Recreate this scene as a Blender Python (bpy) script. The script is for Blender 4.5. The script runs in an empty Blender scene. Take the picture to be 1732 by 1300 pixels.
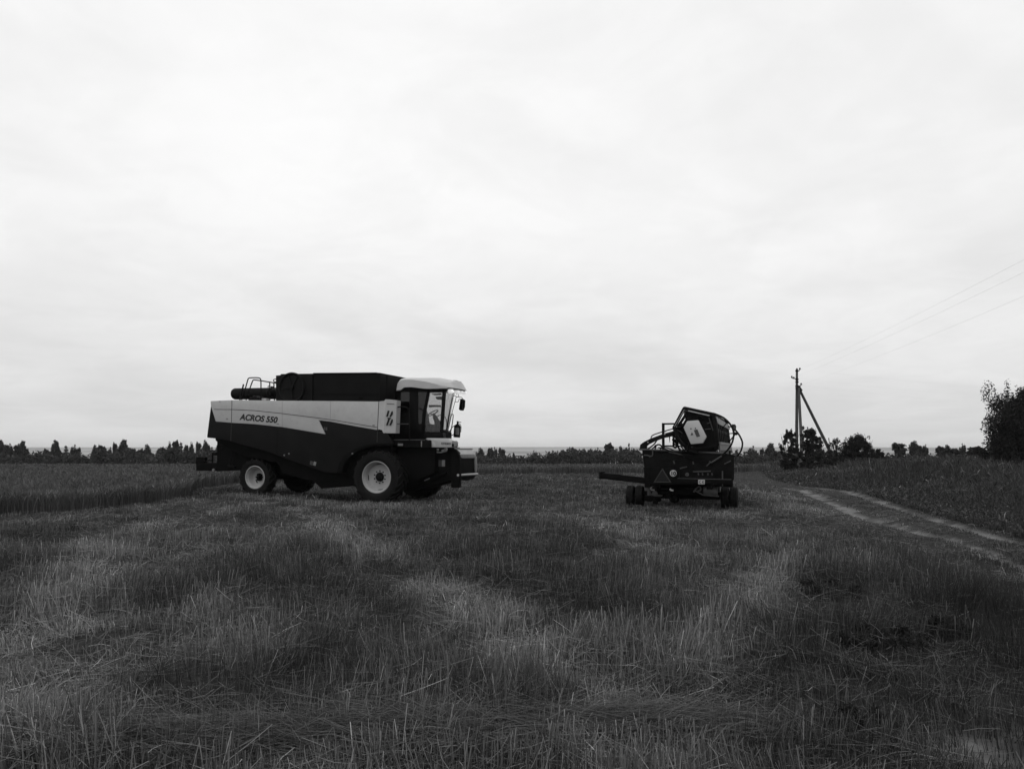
import bpy, bmesh, math, random
import numpy as np
from mathutils import Vector, Matrix
random.seed(7)
rng = np.random.default_rng(11)
SC = bpy.context.scene
COL = SC.collection
R = math.radians
PI = math.pi

# ------------------------------------------------------------------ camera
F, CX, HY, EYE = 1300.0, 866.0, 760.0, 1.85
cam = bpy.data.cameras.new('camera')
cam.sensor_width = 36.0
cam.lens = 36.0 * F / 1732.0
cam.shift_y = 110.0 / 1732.0
cam.clip_start = 0.1
cam.clip_end = 30000.0
camo = bpy.data.objects.new('camera', cam)
COL.objects.link(camo)
camo.location = (0, 0, EYE)
camo.rotation_euler = (R(90), 0, 0)
SC.camera = camo

def G(px, py):
    d = EYE * F / (py - HY)
    return ((px - CX) / F * d, d)
def W(px, py, d):
    return Vector(((px - CX) / F * d, d, EYE - (py - HY) / F * d))

class Frame:
    """axes of a machine standing in the field; at() turns a point of its outline at depth y of the machine into metres"""
    def __init__(s, o, ex, ey):
        s.o = Vector(o); s.ex = Vector(ex).normalized(); s.ey = Vector(ey).normalized()
        s.ez = s.ex.cross(s.ey).normalized()
    def matrix(s):
        m = Matrix.Identity(4)
        for i in range(3):
            m[i][0] = s.ex[i]; m[i][1] = s.ey[i]; m[i][2] = s.ez[i]; m[i][3] = s.o[i]
        return m
    def at(s, px, py, y=0.0):
        c = Vector((0, 0, EYE)); d = Vector(((px - CX) / F, 1.0, (HY - py) / F))
        t = (y - (c - s.o).dot(s.ey)) / d.dot(s.ey)
        q = c + d * t - s.o
        return Vector((q.dot(s.ex), y, q.dot(s.ez)))

# ------------------------------------------------------------------ objects
def tag(o, label=None, cat=None, group=None, kind=None):
    if label: o['label'] = label
    if cat: o['category'] = cat
    if group: o['group'] = group
    if kind: o['kind'] = kind
    return o
def empty(name, parent=None, loc=(0, 0, 0)):
    o = bpy.data.objects.new(name, None)
    o.empty_display_size = 0.2
    COL.objects.link(o); o.location = loc
    if parent: o.parent = parent
    return o
def link(name, me, parent=None, loc=(0, 0, 0)):
    o = bpy.data.objects.new(name, me)
    COL.objects.link(o); o.location = loc
    if parent: o.parent = parent
    return o
def copy_tree(o, parent=None):
    c = o.copy(); COL.objects.link(c); c.parent = parent
    for ch in o.children: copy_tree(ch, c)
    return c

class MB:
    def __init__(s): s.bm = bmesh.new()
    def face(s, pts):
        vs = [s.bm.verts.new(p) for p in pts]
        return s.bm.faces.new(vs)
    def prism(s, a, b):
        n = len(a)
        va = [s.bm.verts.new(p) for p in a]; vb = [s.bm.verts.new(p) for p in b]
        s.bm.faces.new(va); s.bm.faces.new(vb[::-1])
        for i in range(n):
            j = (i + 1) % n
            s.bm.faces.new((va[j], va[i], vb[i], vb[j]))
        return s
    def ex(s, pts, y0, y1):                 # outline (x, z) pulled from y0 to y1
        return s.prism([(p[0], y0, p[-1]) for p in pts], [(p[0], y1, p[-1]) for p in pts])
    def box(s, c, d, rot=None):
        m = Matrix.Translation(c) @ (rot.to_4x4() if rot else Matrix.Identity(4)) @ Matrix.Diagonal((d[0], d[1], d[2], 1))
        bmesh.ops.create_cube(s.bm, size=1.0, matrix=m); return s
    def bar(s, a, b, w, h, up=(0, 0, 1)):
        a = Vector(a); b = Vector(b); d = (b - a); L = d.length; d.normalize()
        u = Vector(up)
        if abs(d.dot(u)) > 0.95: u = Vector((1, 0, 0))
        sx = d.cross(u).normalized(); sz = sx.cross(d)
        rot = Matrix((d, sx, sz)).transposed()
        return s.box((a + b) / 2, (L, w, h), rot)
    def tube(s, pts, r, n=8, smooth=0):
        pts = [Vector(p) for p in pts]
        for _ in range(smooth):
            q = [pts[0]]
            for i in range(len(pts) - 1):
                q.append(pts[i].lerp(pts[i + 1], .25)); q.append(pts[i].lerp(pts[i + 1], .75))
            q.append(pts[-1]); pts = q
        rings = []
        prev = None
        for i, p in enumerate(pts):
            d = (pts[min(i + 1, len(pts) - 1)] - pts[max(i - 1, 0)]).normalized()
            if prev is None:
                u = Vector((0, 0, 1)) if abs(d.z) < .9 else Vector((1, 0, 0))
                u = (u - d * u.dot(d)).normalized()
            else:
                u = (prev - d * prev.dot(d)).normalized()
            prev = u; v = d.cross(u)
            rr = r[min(len(r) - 1, round(i * (len(r) - 1) / (len(pts) - 1)))] if isinstance(r, (list, tuple)) else r
            rings.append([s.bm.verts.new(p + (u * math.cos(2 * PI * k / n) + v * math.sin(2 * PI * k / n)) * rr) for k in range(n)])
        for a, b in zip(rings, rings[1:]):
            for k in range(n):
                s.bm.faces.new((a[k], a[(k + 1) % n], b[(k + 1) % n], b[k]))
        s.bm.faces.new(rings[0][::-1]); s.bm.faces.new(rings[-1])
        return s
    def lathe(s, prof, c=(0, 0, 0), n=40, axis='y', closed=False):
        c = Vector(c); rings = []
        for r, h in prof:
            ring = []
            for k in range(n):
                a = 2 * PI * k / n
                if axis == 'y': p = Vector((r * math.cos(a), h, r * math.sin(a)))
                elif axis == 'x': p = Vector((h, r * math.cos(a), r * math.sin(a)))
                else: p = Vector((r * math.cos(a), r * math.sin(a), h))
                ring.append(s.bm.verts.new(c + p))
            rings.append(ring)
        m = len(rings)
        for i in range(m if closed else m - 1):
            a, b = rings[i], rings[(i + 1) % m]
            for k in range(n):
                s.bm.faces.new((a[k], a[(k + 1) % n], b[(k + 1) % n], b[k]))
        if not closed:
            if prof[0][0] > 1e-4: s.bm.faces.new(rings[0][::-1])
            if prof[-1][0] > 1e-4: s.bm.faces.new(rings[-1])
        return s
    def build(s, name, mat, parent=None, bevel=0.0, loc=(0, 0, 0), seg=2):
        bm = s.bm
        bmesh.ops.remove_doubles(bm, verts=bm.verts, dist=1e-6)
        bmesh.ops.recalc_face_normals(bm, faces=bm.faces)
        if bevel:
            es = [e for e in bm.edges if len(e.link_faces) == 2 and e.calc_face_angle(0) > R(28)]
            bmesh.ops.bevel(bm, geom=es, offset=bevel, segments=seg, profile=.6, affect='EDGES', clamp_overlap=True)
        me = bpy.data.meshes.new(name)
        bm.to_mesh(me); bm.free()
        me.materials.append(mat)
        me.polygons.foreach_set('use_smooth', [True] * len(me.polygons))
        me.set_sharp_from_angle(angle=R(32))
        return link(name, me, parent, loc)

def text_part(name, s, size, mat, parent, loc, width=None, shear=0.0, bold=0.0, tilt=0.0, yaw=0.0, align='LEFT'):
    cu = bpy.data.curves.new(name, 'FONT')
    cu.body = s; cu.size = size; cu.shear = shear; cu.offset = bold; cu.extrude = 0.002; cu.align_x = align
    t = bpy.data.objects.new(name, cu); COL.objects.link(t)
    dg = bpy.context.evaluated_depsgraph_get()
    me = bpy.data.meshes.new_from_object(t.evaluated_get(dg))
    bpy.data.objects.remove(t)
    co = np.empty(len(me.vertices) * 3); me.vertices.foreach_get('co', co); co = co.reshape(-1, 3)
    if width:
        k = width / (co[:, 0].max() - co[:, 0].min())
        co[:, 0] *= k
        me.vertices.foreach_set('co', co.ravel())
    me.materials.clear(); me.materials.append(mat)
    o = link(name, me, parent, loc)
    o.rotation_euler = (Matrix.Rotation(yaw, 3, 'Z') @ Matrix.Rotation(tilt, 3, 'Y') @ Matrix.Rotation(R(90), 3, 'X')).to_euler()
    return o

# ------------------------------------------------------------------ materials (the photograph is black and white: all greys)
def nodes_of(name):
    m = bpy.data.materials.new(name); m.use_nodes = True
    nt = m.node_tree; nt.nodes.clear()
    out = nt.nodes.new('ShaderNodeOutputMaterial')
    return m, nt, out
def grey(v): return (v, v, v, 1)
def paint(name, v, rough=.5, spec=.3, var=.25, scale=3.0, metal=0.0, bump=0.0, dust=0.0, dustv=.16):
    m, nt, out = nodes_of(name)
    p = nt.nodes.new('ShaderNodeBsdfPrincipled'); nt.links.new(p.outputs[0], out.inputs[0])
    tc = nt.nodes.new('ShaderNodeTexCoord')
    n = nt.nodes.new('ShaderNodeTexNoise'); n.inputs['Scale'].default_value = scale; n.inputs['Detail'].default_value = 6
    n.inputs['Roughness'].default_value = .65
    nt.links.new(tc.outputs['Object'], n.inputs['Vector'])
    rp = nt.nodes.new('ShaderNodeMapRange')
    rp.inputs[1].default_value = .3; rp.inputs[2].default_value = .7
    rp.inputs[3].default_value = v * (1 - var); rp.inputs[4].default_value = v * (1 + var)
    nt.links.new(n.outputs['Fac'], rp.inputs[0])
    src = rp.outputs[0]
    if dust > 0:
        n2 = nt.nodes.new('ShaderNodeTexNoise'); n2.inputs['Scale'].default_value = scale * 4.3; n2.inputs['Detail'].default_value = 8
        n2.inputs['Roughness'].default_value = .7
        nt.links.new(tc.outputs['Object'], n2.inputs['Vector'])
        r2 = nt.nodes.new('ShaderNodeMapRange'); r2.inputs[1].default_value = .48; r2.inputs[2].default_value = .8
        r2.inputs[3].default_value = 0; r2.inputs[4].default_value = dust
        nt.links.new(n2.outputs['Fac'], r2.inputs[0])
        mx = nt.nodes.new('ShaderNodeMix'); mx.data_type = 'FLOAT'
        nt.links.new(r2.outputs[0], mx.inputs[0]); nt.links.new(src, mx.inputs[2]); mx.inputs[3].default_value = dustv
        src = mx.outputs[0]
    nt.links.new(src, p.inputs['Base Color'])
    p.inputs['Roughness'].default_value = rough; p.inputs['Specular IOR Level'].default_value = spec
    p.inputs['Metallic'].default_value = metal
    if bump:
        b = nt.nodes.new('ShaderNodeBump'); b.inputs['Strength'].default_value = bump; b.inputs['Distance'].default_value = .02
        nt.links.new(n.outputs['Fac'], b.inputs['Height']); nt.links.new(b.outputs[0], p.inputs['Normal'])
    return m
def leafmat(name, k=1.0, trans=.25):
    m, nt, out = nodes_of(name)
    at = nt.nodes.new('ShaderNodeAttribute'); at.attribute_name = 'shade'
    mu = nt.nodes.new('ShaderNodeMath'); mu.operation = 'MULTIPLY'; mu.inputs[1].default_value = k
    nt.links.new(at.outputs['Fac'], mu.inputs[0])
    d = nt.nodes.new('ShaderNodeBsdfDiffuse'); t = nt.nodes.new('ShaderNodeBsdfTranslucent')
    nt.links.new(mu.outputs[0], d.inputs[0]); nt.links.new(mu.outputs[0], t.inputs[0])
    mx = nt.nodes.new('ShaderNodeMixShader'); mx.inputs[0].default_value = trans
    nt.links.new(d.outputs[0], mx.inputs[1]); nt.links.new(t.outputs[0], mx.inputs[2])
    nt.links.new(mx.outputs[0], out.inputs[0])
    return m
def glassmat(name, tint, gl=.10):
    m, nt, out = nodes_of(name)
    t = nt.nodes.new('ShaderNodeBsdfTransparent'); t.inputs[0].default_value = grey(tint)
    g = nt.nodes.new('ShaderNodeBsdfGlossy'); g.inputs[0].default_value = grey(.9); g.inputs[1].default_value = .02
    lw = nt.nodes.new('ShaderNodeFresnel'); lw.inputs[0].default_value = 1.45
    mx = nt.nodes.new('ShaderNodeMixShader')
    nt.links.new(lw.outputs[0], mx.inputs[0]); nt.links.new(t.outputs[0], mx.inputs[1]); nt.links.new(g.outputs[0], mx.inputs[2])
    nt.links.new(mx.outputs[0], out.inputs[0])
    return m

def lampmat():
    m, nt, out = nodes_of('lit_lens'); p = nt.nodes.new('ShaderNodeBsdfPrincipled'); p.inputs['Base Color'].default_value = grey(.8); p.inputs['Roughness'].default_value = .2
    p.inputs['Emission Color'].default_value = grey(1); p.inputs['Emission Strength'].default_value = .5; nt.links.new(p.outputs[0], out.inputs[0]); return m
M = dict(
    white=paint('white_paint', .36, .42, .4, .07, 1.3, dust=.40, dustv=.24),
    white2=paint('white_paint_dusty', .38, .5, .3, .08, 2.0, dust=.3, dustv=.36),
    rim=paint('wheel_paint', .29, .5, .3, .10, 3.0, dust=.45, dustv=.24),
    dark=paint('dark_paint', .0075, .55, .05, .25, 1.2, dust=.10, dustv=.03),
    tank=paint('tank_paint', .007, .65, .04, .25, 1.5, dust=.10, dustv=.03),
    chassis=paint('chassis_paint', .004, .7, .03, .4, 4.0, dust=.12, dustv=.025),
    black=paint('black_plastic', .005, .55, .05, .3, 5.0),
    rubber=paint('rubber', .006, .7, .07, .3, 6.0, bump=.2, dust=.5, dustv=.026),
    steel=paint('worn_steel', .20, .45, .5, .3, 6.0, metal=.6, dust=.4, dustv=.10),
    galv=paint('pale_metal', .30, .5, .4, .2, 4.0, dust=.4, dustv=.2),
    grey=paint('grey_plate', .16, .5, .3, .2, 8.0, dust=.3, dustv=.1),
    dimgrey=paint('dim_plate', .05, .6, .2, .3, 20.0),
    lamp=paint('lamp_lens', .95, .22, .6, .03, 9.0, metal=.85),
    midgrey=paint('mid_grey_part', .07, .55, .2, .3, 7.0, dust=.4, dustv=.04),
    seam=paint('seam_line', .06, .7, .1, .2, 9.0),
    ink=paint('lettering_ink', .012, .5, .2, .1, 9.0),
    hdark=paint('header_paint', .006, .6, .04, .4, 3.0, dust=.25, dustv=.028),
    hedge_metal=paint('header_bright_edge', .042, .45, .3, .4, 9.0, dust=.4, dustv=.04),
    conc=paint('pole_concrete', .055, .85, .1, .3, 3.0),
    wire=paint('wire_metal', .5, .6, .3, .1, 1.0),
    bark=paint('bark', .03, .9, .05, .4, 4.0, bump=.5),
    glass=glassmat('window_glass', .80),
    tint=glassmat('tinted_glass', .34),
    leaf=leafmat('leaf', 1.0, .22), far=leafmat('far_leaf', 1.0, .15),
    grass=leafmat('grass_blade', 1.14, .22), crop=leafmat('crop_blade', 1.0, .2), weed=leafmat('weed_blade', 1.0, .22),
)

# ------------------------------------------------------------------ combine harvester
psi, th = R(19.0), R(1.5)
ex = Vector((math.cos(psi) * math.cos(th), -math.sin(psi) * math.cos(th), -math.sin(th)))
ey = Vector((math.sin(psi), math.cos(psi), 0))
q0 = Vector(((634 - CX) / F * 26.3, 26.3, 0)) + ey * 1.95
CF = Frame((q0.x, q0.y, 0.0), ex, ey)
def A(px, py, y): return CF.at(px, py, y)
def poly(pts, y): return [A(p[0], p[1], y) for p in pts]
def shift(pts, y): return [Vector((p.x, y, p.z)) for p in pts]

comb = empty('combine_harvester'); comb.matrix_world = CF.matrix()
tag(comb, 'large black and white combine harvester with ACROS 550 on its side, parked on the stubble', 'combine harvester')
SY = -1.70                                                     # plane of the right-hand side panels

# ---- side panels
wp = poly([(356, 678), (393, 676.3), (477, 677.3), (570, 678), (641, 678.8), (638.4, 727.2), (600, 720.5), (560, 713), (539, 710.4),
           (550, 734), (520, 729), (477, 722), (430, 717), (391.7, 714.8), (364.8, 712.5), (356.5, 686)], SY)
m = MB(); m.prism(wp, shift(wp, SY + .12)); m.build('upper_side_panel', M['white'], comb, .012)
dp = poly([(356.6, 687), (365.2, 713.2), (391.7, 715.6), (430, 717.8), (477, 722.8), (520, 729.8), (551.3, 735.2), (540.2, 711.5), (560, 713.8), (600, 721.3),
           (638.4, 728), (652, 731), (664, 747), (664, 752), (640, 752.5), (620, 755.5), (603, 763), (589, 774.5), (581, 787), (577, 800),
           (550.5, 799), (538.5, 794.5), (515, 786), (480, 774), (449, 762), (403, 750), (385, 744), (366, 741.4), (350.8, 739.8), (350.2, 738)], SY + .012)
m = MB(); m.prism(dp, shift(dp, SY + .10)); m.build('lower_side_panel', M['dark'], comb, .008)
# the same two panels on the far side of the machine
for nm, pts, mt in (('upper_side_panel', wp, 'white'), ('lower_side_panel', dp, 'dark')):
    m = MB(); m.prism(shift(pts, -SY), shift(pts, -SY - .1)); m.build(nm, M[mt], comb)
# rounded rear hood, wrapping round the back of the body
x0 = A(357, 680, SY).x
zt, zm, zb = A(357, 679, SY).z, A(365, 713, SY).z, A(350, 739, SY).z
m = MB(); xh, xl_ = A(356.6, 684, SY).x, A(350.6, 739, SY).x
pro = [(0, SY + .02), (-.05, SY + .10), (-.10, SY + .30), (-.14, SY + .7), (-.15, 0), (-.14, -SY - .7), (-.10, -SY - .3), (-.05, -SY - .1), (0, -SY - .02)]
m.prism([(xl_ + p[0], p[1], zb) for p in pro], [(xh + p[0] * .8, p[1], zt - .02) for p in pro]); m.build('rear_hood', M['dark'], comb, .02)
pt = poly([(356.5, 679.5), (641, 680.5)], SY)
m = MB(); zz = [p.z for p in pt]
m.prism([(pt[0].x, SY + .12, zz[0] - .10), (pt[1].x, SY + .12, zz[1] - .10), (pt[1].x, -SY - .12, zz[1] - .10), (pt[0].x, -SY - .12, zz[0] - .10)],
        [(pt[0].x, SY + .12, zz[0] - .03), (pt[1].x, SY + .12, zz[1] - .03), (pt[1].x, -SY - .12, zz[1] - .03), (pt[0].x, -SY - .12, zz[0] - .03)])
m.build('top_deck', M['chassis'], comb)
# creases and joints of the white panel
def strip(pts, w, y, name='panel_seam', mat='seam'):
    v = poly(pts, y); up, dn = [], []
    for i, p in enumerate(v):
        d = (v[min(i + 1, len(v) - 1)] - v[max(i - 1, 0)]).normalized(); n = Vector((-d.z, 0, d.x)) * w / 2
        up.append(p + n); dn.append(p - n)
    m = MB(); m.prism(up + dn[::-1], shift(up + dn[::-1], y + .02)); return m.build(name, M[mat], comb)
strip([(362, 692), (392, 692.3), (430, 694), (477, 699), (530, 705.6), (570, 711), (605, 717), (638.5, 722.7)], .022, SY - .004)
strip([(392.3, 677), (391.3, 714.5)], .022, SY - .005)
strip([(477.4, 678), (477.2, 722)], .006, SY - .004, mat='grey')
strip([(559, 678.5), (558.6, 709)], .006, SY - .004, mat='grey')
strip([(640.6, 679), (638.4, 727)], .025, SY - .005)
strip([(391.2, 716.4), (390.2, 745)], .012, SY + .006, mat='dimgrey')
strip([(638.2, 729), (637.6, 748)], .012, SY + .006, mat='dimgrey')
strip([(470, 724), (468.6, 768)], .008, SY + .006, mat='chassis')
for lx, ly in ((384, 708), (470, 716.5), (632, 719)):
    m = MB(); c = A(lx, ly, SY); m.box((c.x, SY - .004, c.z), (.09, .02, .035)); m.build('panel_latch', M['grey'], comb, .006)
# front corner panel, bent inwards, with its striped badge
outer = [(641.3, 678.6, SY), (650, 677.6, SY), (652.2, 675, SY - .02), (661, 675.4, SY + .08), (671, 676.8, SY + .20),
         (669, 732.3, SY + .20), (659, 732.3, SY + .08), (648.5, 732, SY - .02), (646, 727, SY), (639, 725.5, SY)]
fo = [A(*p) for p in outer]
m = MB()
def quad(i, j, k, l): return [fo[i], fo[j], fo[k], fo[l]]
m.prism([fo[0], fo[1], fo[8], fo[9]], shift([fo[0], fo[1], fo[8], fo[9]], SY + .5))
m.prism([fo[1], fo[2], fo[7], fo[8]], shift([fo[1], fo[2], fo[7], fo[8]], SY + .5))
m.prism([fo[2], fo[3], fo[6], fo[7]], shift([fo[2], fo[3], fo[6], fo[7]], SY + .5))
m.prism([fo[3], fo[4], fo[5], fo[6]], shift([fo[3], fo[4], fo[5], fo[6]], SY + .5))
corner = m.build('corner_panel', M['white'], comb)
def on_corner(px, py, lift=.006):
    k = (px - 652.2) / (671 - 652.2)
    return A(px, py, SY - .02 + .22 * k - lift)
m = MB()
for q in ([(655.6, 694.2), (659, 694.2), (656.4, 704.4), (653.0, 704.4)], [(662.4, 695.2), (664.6, 695.2), (664.4, 700.6), (661.4, 704.8), (658.4, 704.8)],
          [(655.2, 706.2), (661.5, 706.2), (660.8, 708.6), (659.6, 708.6), (656, 718.9), (652.8, 718.9), (656.2, 708.8)], [(662.4, 708.6), (664.4, 708.6), (664.4, 713), (661.6, 718.9), (658.4, 718.9)]):
    f = [on_corner(*p) for p in q]; m.prism(f, [on_corner(p[0], p[1], -.01) for p in q])
m.build('stripe_badge', M['ink'], corner)
m = MB(); q = [(654.2, 682.1), (667, 682.9), (667, 683.6), (654.2, 682.9)]
m.prism([on_corner(*p) for p in q], [on_corner(p[0], p[1], -.01) for p in q]); m.build('vent_slot', M['ink'], corner)

# lettering
a = A(405.8, 709.3, SY); b = A(470.3, 715.0, SY)
tl = math.atan2(b.z - a.z, b.x - a.x)
text_part('lettering', 'ACROS 550', .30, M['ink'], comb, (a.x, SY - .003, a.z), width=(b - a).length, shear=.22, bold=.012, tilt=-tl)
for k in (0, 1):
    m = MB(); c = A(549 + 3.2 * k, 725, SY); m.box((c.x, SY + .004, c.z), (.05, .02, .13)); m.build('small_sticker', M['dimgrey'], comb)
for (pa, pb, mt) in (((524.3, 779.5), (529.2, 786), 'dimgrey'), ((530, 780.5), (534.4, 787), 'grey')):
    c = (A(pa[0], pa[1], SY) + A(pb[0], pb[1], SY)) / 2; d = A(pb[0], pb[1], SY) - A(pa[0], pa[1], SY)
    m = MB(); m.box((c.x, SY + .004, c.z), (abs(d.x) * .9, .02, abs(d.z)), Matrix.Rotation(R(14), 3, 'Y')); m.build('warning_sticker', M[mt], comb)
for (x, y) in ((480.5, 769.5), (488.6, 767), (392, 680), (372, 678.6)):
    m = MB(); c = A(x, y, SY); m.lathe([(.0, -.012), (.018, -.01), (.03, 0), (.03, .02)], (c.x, SY, c.z), 10); m.build('panel_bolt', M['grey'], comb)

# ---- wheel arch fender over the front tyre
arc_o = [(569, 800), (573.6, 784), (582, 770.5), (598.6, 759.4), (620, 752), (637, 749.3), (664, 749.3)]
arc_i = [(577.5, 800), (581.5, 787), (589.5, 774.5), (603.5, 763), (620, 756), (640, 753.2), (664, 753)]
po, pi_ = poly(arc_o, SY - .04), poly(arc_i, SY - .04)
m = MB(); ol = po + pi_[::-1]; m.prism(ol, shift(ol, SY + .5)); m.build('wheel_arch', M['chassis'], comb, .01)
m = MB(); c = A(596, 766.8, SY - .05); m.lathe([(.0, -.02), (.03, -.015), (.03, .03)], (c.x, SY - .045, c.z), 10); m.build('arch_bolt', M['grey'], comb)

# ---- body core: everything dark between the panels
def span(pts, y0, y1, name, mat='chassis', bevel=.01, parent=comb, py=None):
    v = poly(pts, y0 if py is None else py); m = MB(); m.prism(shift(v, y0), shift(v, y1)); return m.build(name, M[mat], parent, bevel)
span([(366, 735), (640, 735), (664, 752), (664, 800), (640, 800), (596, 821), (545, 826), (530, 812), (500, 806), (480, 800), (470, 782), (410, 770), (366, 745)], SY + .25, -SY - .25, 'body_core', py=-1.4)
span([(366, 684), (640, 684), (640, 752), (366, 741)], SY + .13, -SY - .13, 'upper_core', bevel=0)
# straw chopper behind, with the spreader frame that sticks out at the back
span([(362.6, 741), (403, 749), (440, 760), (440, 788), (401, 795), (362.2, 797)], -1.25, 1.25, 'straw_chopper', py=-1.4)
m = MB()
for (x0_, y0_, x1_, y1_) in ((396, 752, 386, 790), (399, 752, 391, 791)):
    m.tube([A(x0_, y0_, -1.31), A(x1_, y1_, -1.31)], .02)
m.tube([A(385, 788, -1.31), A(397, 790, -1.31)], .045)
for (x, y) in ((373, 748), (373.6, 752), (374, 757)):
    c = A(x, y, -1.27); m.box(c, (.10, .02, .05))
m.build('chopper_lever', M['black'], comb, 0)
sp = span([(325.3, 782.7), (364, 782.5), (364, 796.4), (325.5, 796)], -1.0, 1.0, 'spreader_tray', py=-1.2)
m = MB(); v = poly([(325.2, 773), (338.6, 773), (338.6, 783), (325.2, 783)], -1.2); m.prism(shift(v, -1.0), shift(v, -.8))
v = poly([(352.2, 765), (363, 764.6), (363, 770), (352.4, 770)], -1.2); m.prism(shift(v, -1.0), shift(v, -.6))
v = poly([(352, 769), (353.6, 769), (353.6, 783), (352, 783)], -1.2); m.prism(shift(v, -1.0), shift(v, -.96))
v = poly([(338, 779), (352.5, 777.3), (352.5, 778.8), (338, 780.4)], -1.2); m.prism(shift(v, -1.0), shift(v, -.96))
m.build('spreader_frame', M['chassis'], sp)
m = MB(); c = A(361.3, 794.5, -1.05); m.lathe([(.05, -.03), (.05, .03)], c, 12); m.build('spreader_pin', M['grey'], sp)
# rear axle and front axle
m = MB(); za = .82 + .0
c_r = A(430, 807, -1.55); m.box((c_r.x, 0, c_r.z), (.22, 2.5, .24)); m.box((c_r.x + .1, 0, c_r.z + .35), (.6, .5, .6)); m.build('rear_axle', M['chassis'], comb, .02)
m = MB(); m.box((0, 0, .92), (.42, 2.5, .42)); m.box((.1, 0, 1.15), (1.0, 1.6, .7)); m.build('front_axle', M['chassis'], comb, .03)

# ---- wheels
def tyre(Rr, w, ri, lugs, lh=.06):
    m = MB(); h = w / 2
    half = [(ri, .80), (ri + .03, .90), (ri + (Rr - ri) * .30, .985), (ri + (Rr - ri) * .58, 1.0), (ri + (Rr - ri) * .80, .95), (Rr - lh * 1.15, .82), (Rr - lh * .9, .5), (Rr - lh * .8, .0)]
    prof = [(r, -k * h) for r, k in half] + [(r, k * h) for r, k in half[-2::-1]]
    m.lathe(prof, n=64, closed=True)
    for i in range(lugs):
        for sd in (-1, 1):
            a0 = 2 * PI * (i + (.5 if sd > 0 else 0)) / lugs
            pts = [(.99, Rr * .84, -.03), (.93, Rr - lh * .35, .0), (.72, Rr - .004, .05), (.40, Rr, .16), (.06, Rr, .30), (-.06, Rr, .345)]
            secs = []
            for k, ro, da in pts:
                y = sd * k * h; a_ = a0 + da; t = .026 / Rr
                ri_ = ro - lh * 1.9 if k < .9 else ro - .07
                ring = []
                for (rr, aa) in ((ro, a_ - t), (ro, a_ + t), (ri_, a_ + t * 1.7), (ri_, a_ - t * 1.7)):
                    ring.append(m.bm.verts.new((rr * math.cos(aa), y, rr * math.sin(aa))))
                secs.append(ring)
            for s0, s1 in zip(secs, secs[1:]):
                for k in range(4):
                    m.bm.faces.new((s0[k], s0[(k + 1) % 4], s1[(k + 1) % 4], s1[k]))
            m.bm.faces.new(secs[0]); m.bm.faces.new(secs[-1][::-1])
    return m
def rim(ri, w, rec):
    h = w / 2; yo = -h * .80
    m = MB()
    m.lathe([(ri + .012, yo + .05), (ri + .012, yo - .012), (ri - .012, yo - .022), (ri - .03, yo), (ri - .035, yo + .05), (ri - .065, yo + .085), (ri - .075, -h + rec * .75),
             (ri - .11, -h + rec * .95), (ri * .55, -h + rec), (ri * .30, -h + rec - .02), (ri * .30, -h + rec + .04), (ri - .06, -h + rec + .05), (ri - .03, h * .8), (ri + .012, h * .8)], n=56, closed=True)
    return m
def make_wheel(Rr, w, ri, rec, lugs, bolts, star):
    o = empty('wheel', comb)
    tyre(Rr, w, ri, lugs).build('tyre', M['rubber'], o)
    rm = rim(ri, w, rec).build('rim', M['rim'], o)
    h = w / 2; yd = -h + rec
    m = MB(); rh = ri * (.28 if not star else .20)
    m.lathe([(0, yd - .13), (rh * .6, yd - .125), (rh * .8, yd - .09), (rh, yd - .05), (rh, yd + .05)], n=24)
    if star:
        for k in range(6):
            a_ = 2 * PI * k / 6
            m.bar((rh * .6 * math.cos(a_), yd - .04, rh * .6 * math.sin(a_)), (rh * 1.75 * math.cos(a_), yd - .04, rh * 1.75 * math.sin(a_)), .05, .06, (0, 1, 0))
    m.build('hub', M['black'], o)
    m = MB(); m.lathe([(0, -.03), (.022, -.028), (.024, .02)], (0, 0, 0), 8); b0 = m.build('wheel_bolt', M['black'], o)
    for k in range(bolts):
        a_ = 2 * PI * (k + .5) / bolts; rr = ri * (.385 if not star else .30)
        bo = b0 if k == 0 else copy_tree(b0, o); bo.location = (rr * math.cos(a_), yd - .02, rr * math.sin(a_))
    m = MB(); m.lathe([(0, .1), (ri - .05, .1), (ri - .05, h * .80), (ri + .03, h * .84), (ri + .03, h * .90), (0, h * .90)], n=40); m.build('dark_inner_disc', M['chassis'], o)  # dark disc added to black out the lit back of the rim
    if not star:
        m = MB(); m.box((0, 0, 0), (.05, .03, .20)); h0 = m.build('hand_hole', M['black'], o, .012)
        for k in range(4):
            a_ = PI / 2 * k + .1; rr = ri * .83; ho = h0 if k == 0 else copy_tree(h0, o)
            ho.location = (rr * math.cos(a_), yd - .026, rr * math.sin(a_)); ho.rotation_euler = (0, -a_, 0)
    else:
        m = MB(); m.box((-.14, yd - .012, -.16), (.035, .02, .13), Matrix.Rotation(R(-30), 3, 'Y')); m.build('weight_slot', M['black'], o)
    return o
fw = make_wheel(.925, .78, .548, .33, 20, 10, False); fw.location = (0, -1.56, .925 - .02)
rw = make_wheel(.705, .48, .42, .34, 18, 6, True); rw.location = (c_r.x, -1.55 + .24, c_r.z)
for o in (fw, rw):
    c = copy_tree(o, comb); c.location = (o.location.x, -o.location.y, o.location.z); c.rotation_euler = (0, 0, PI)

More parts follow.
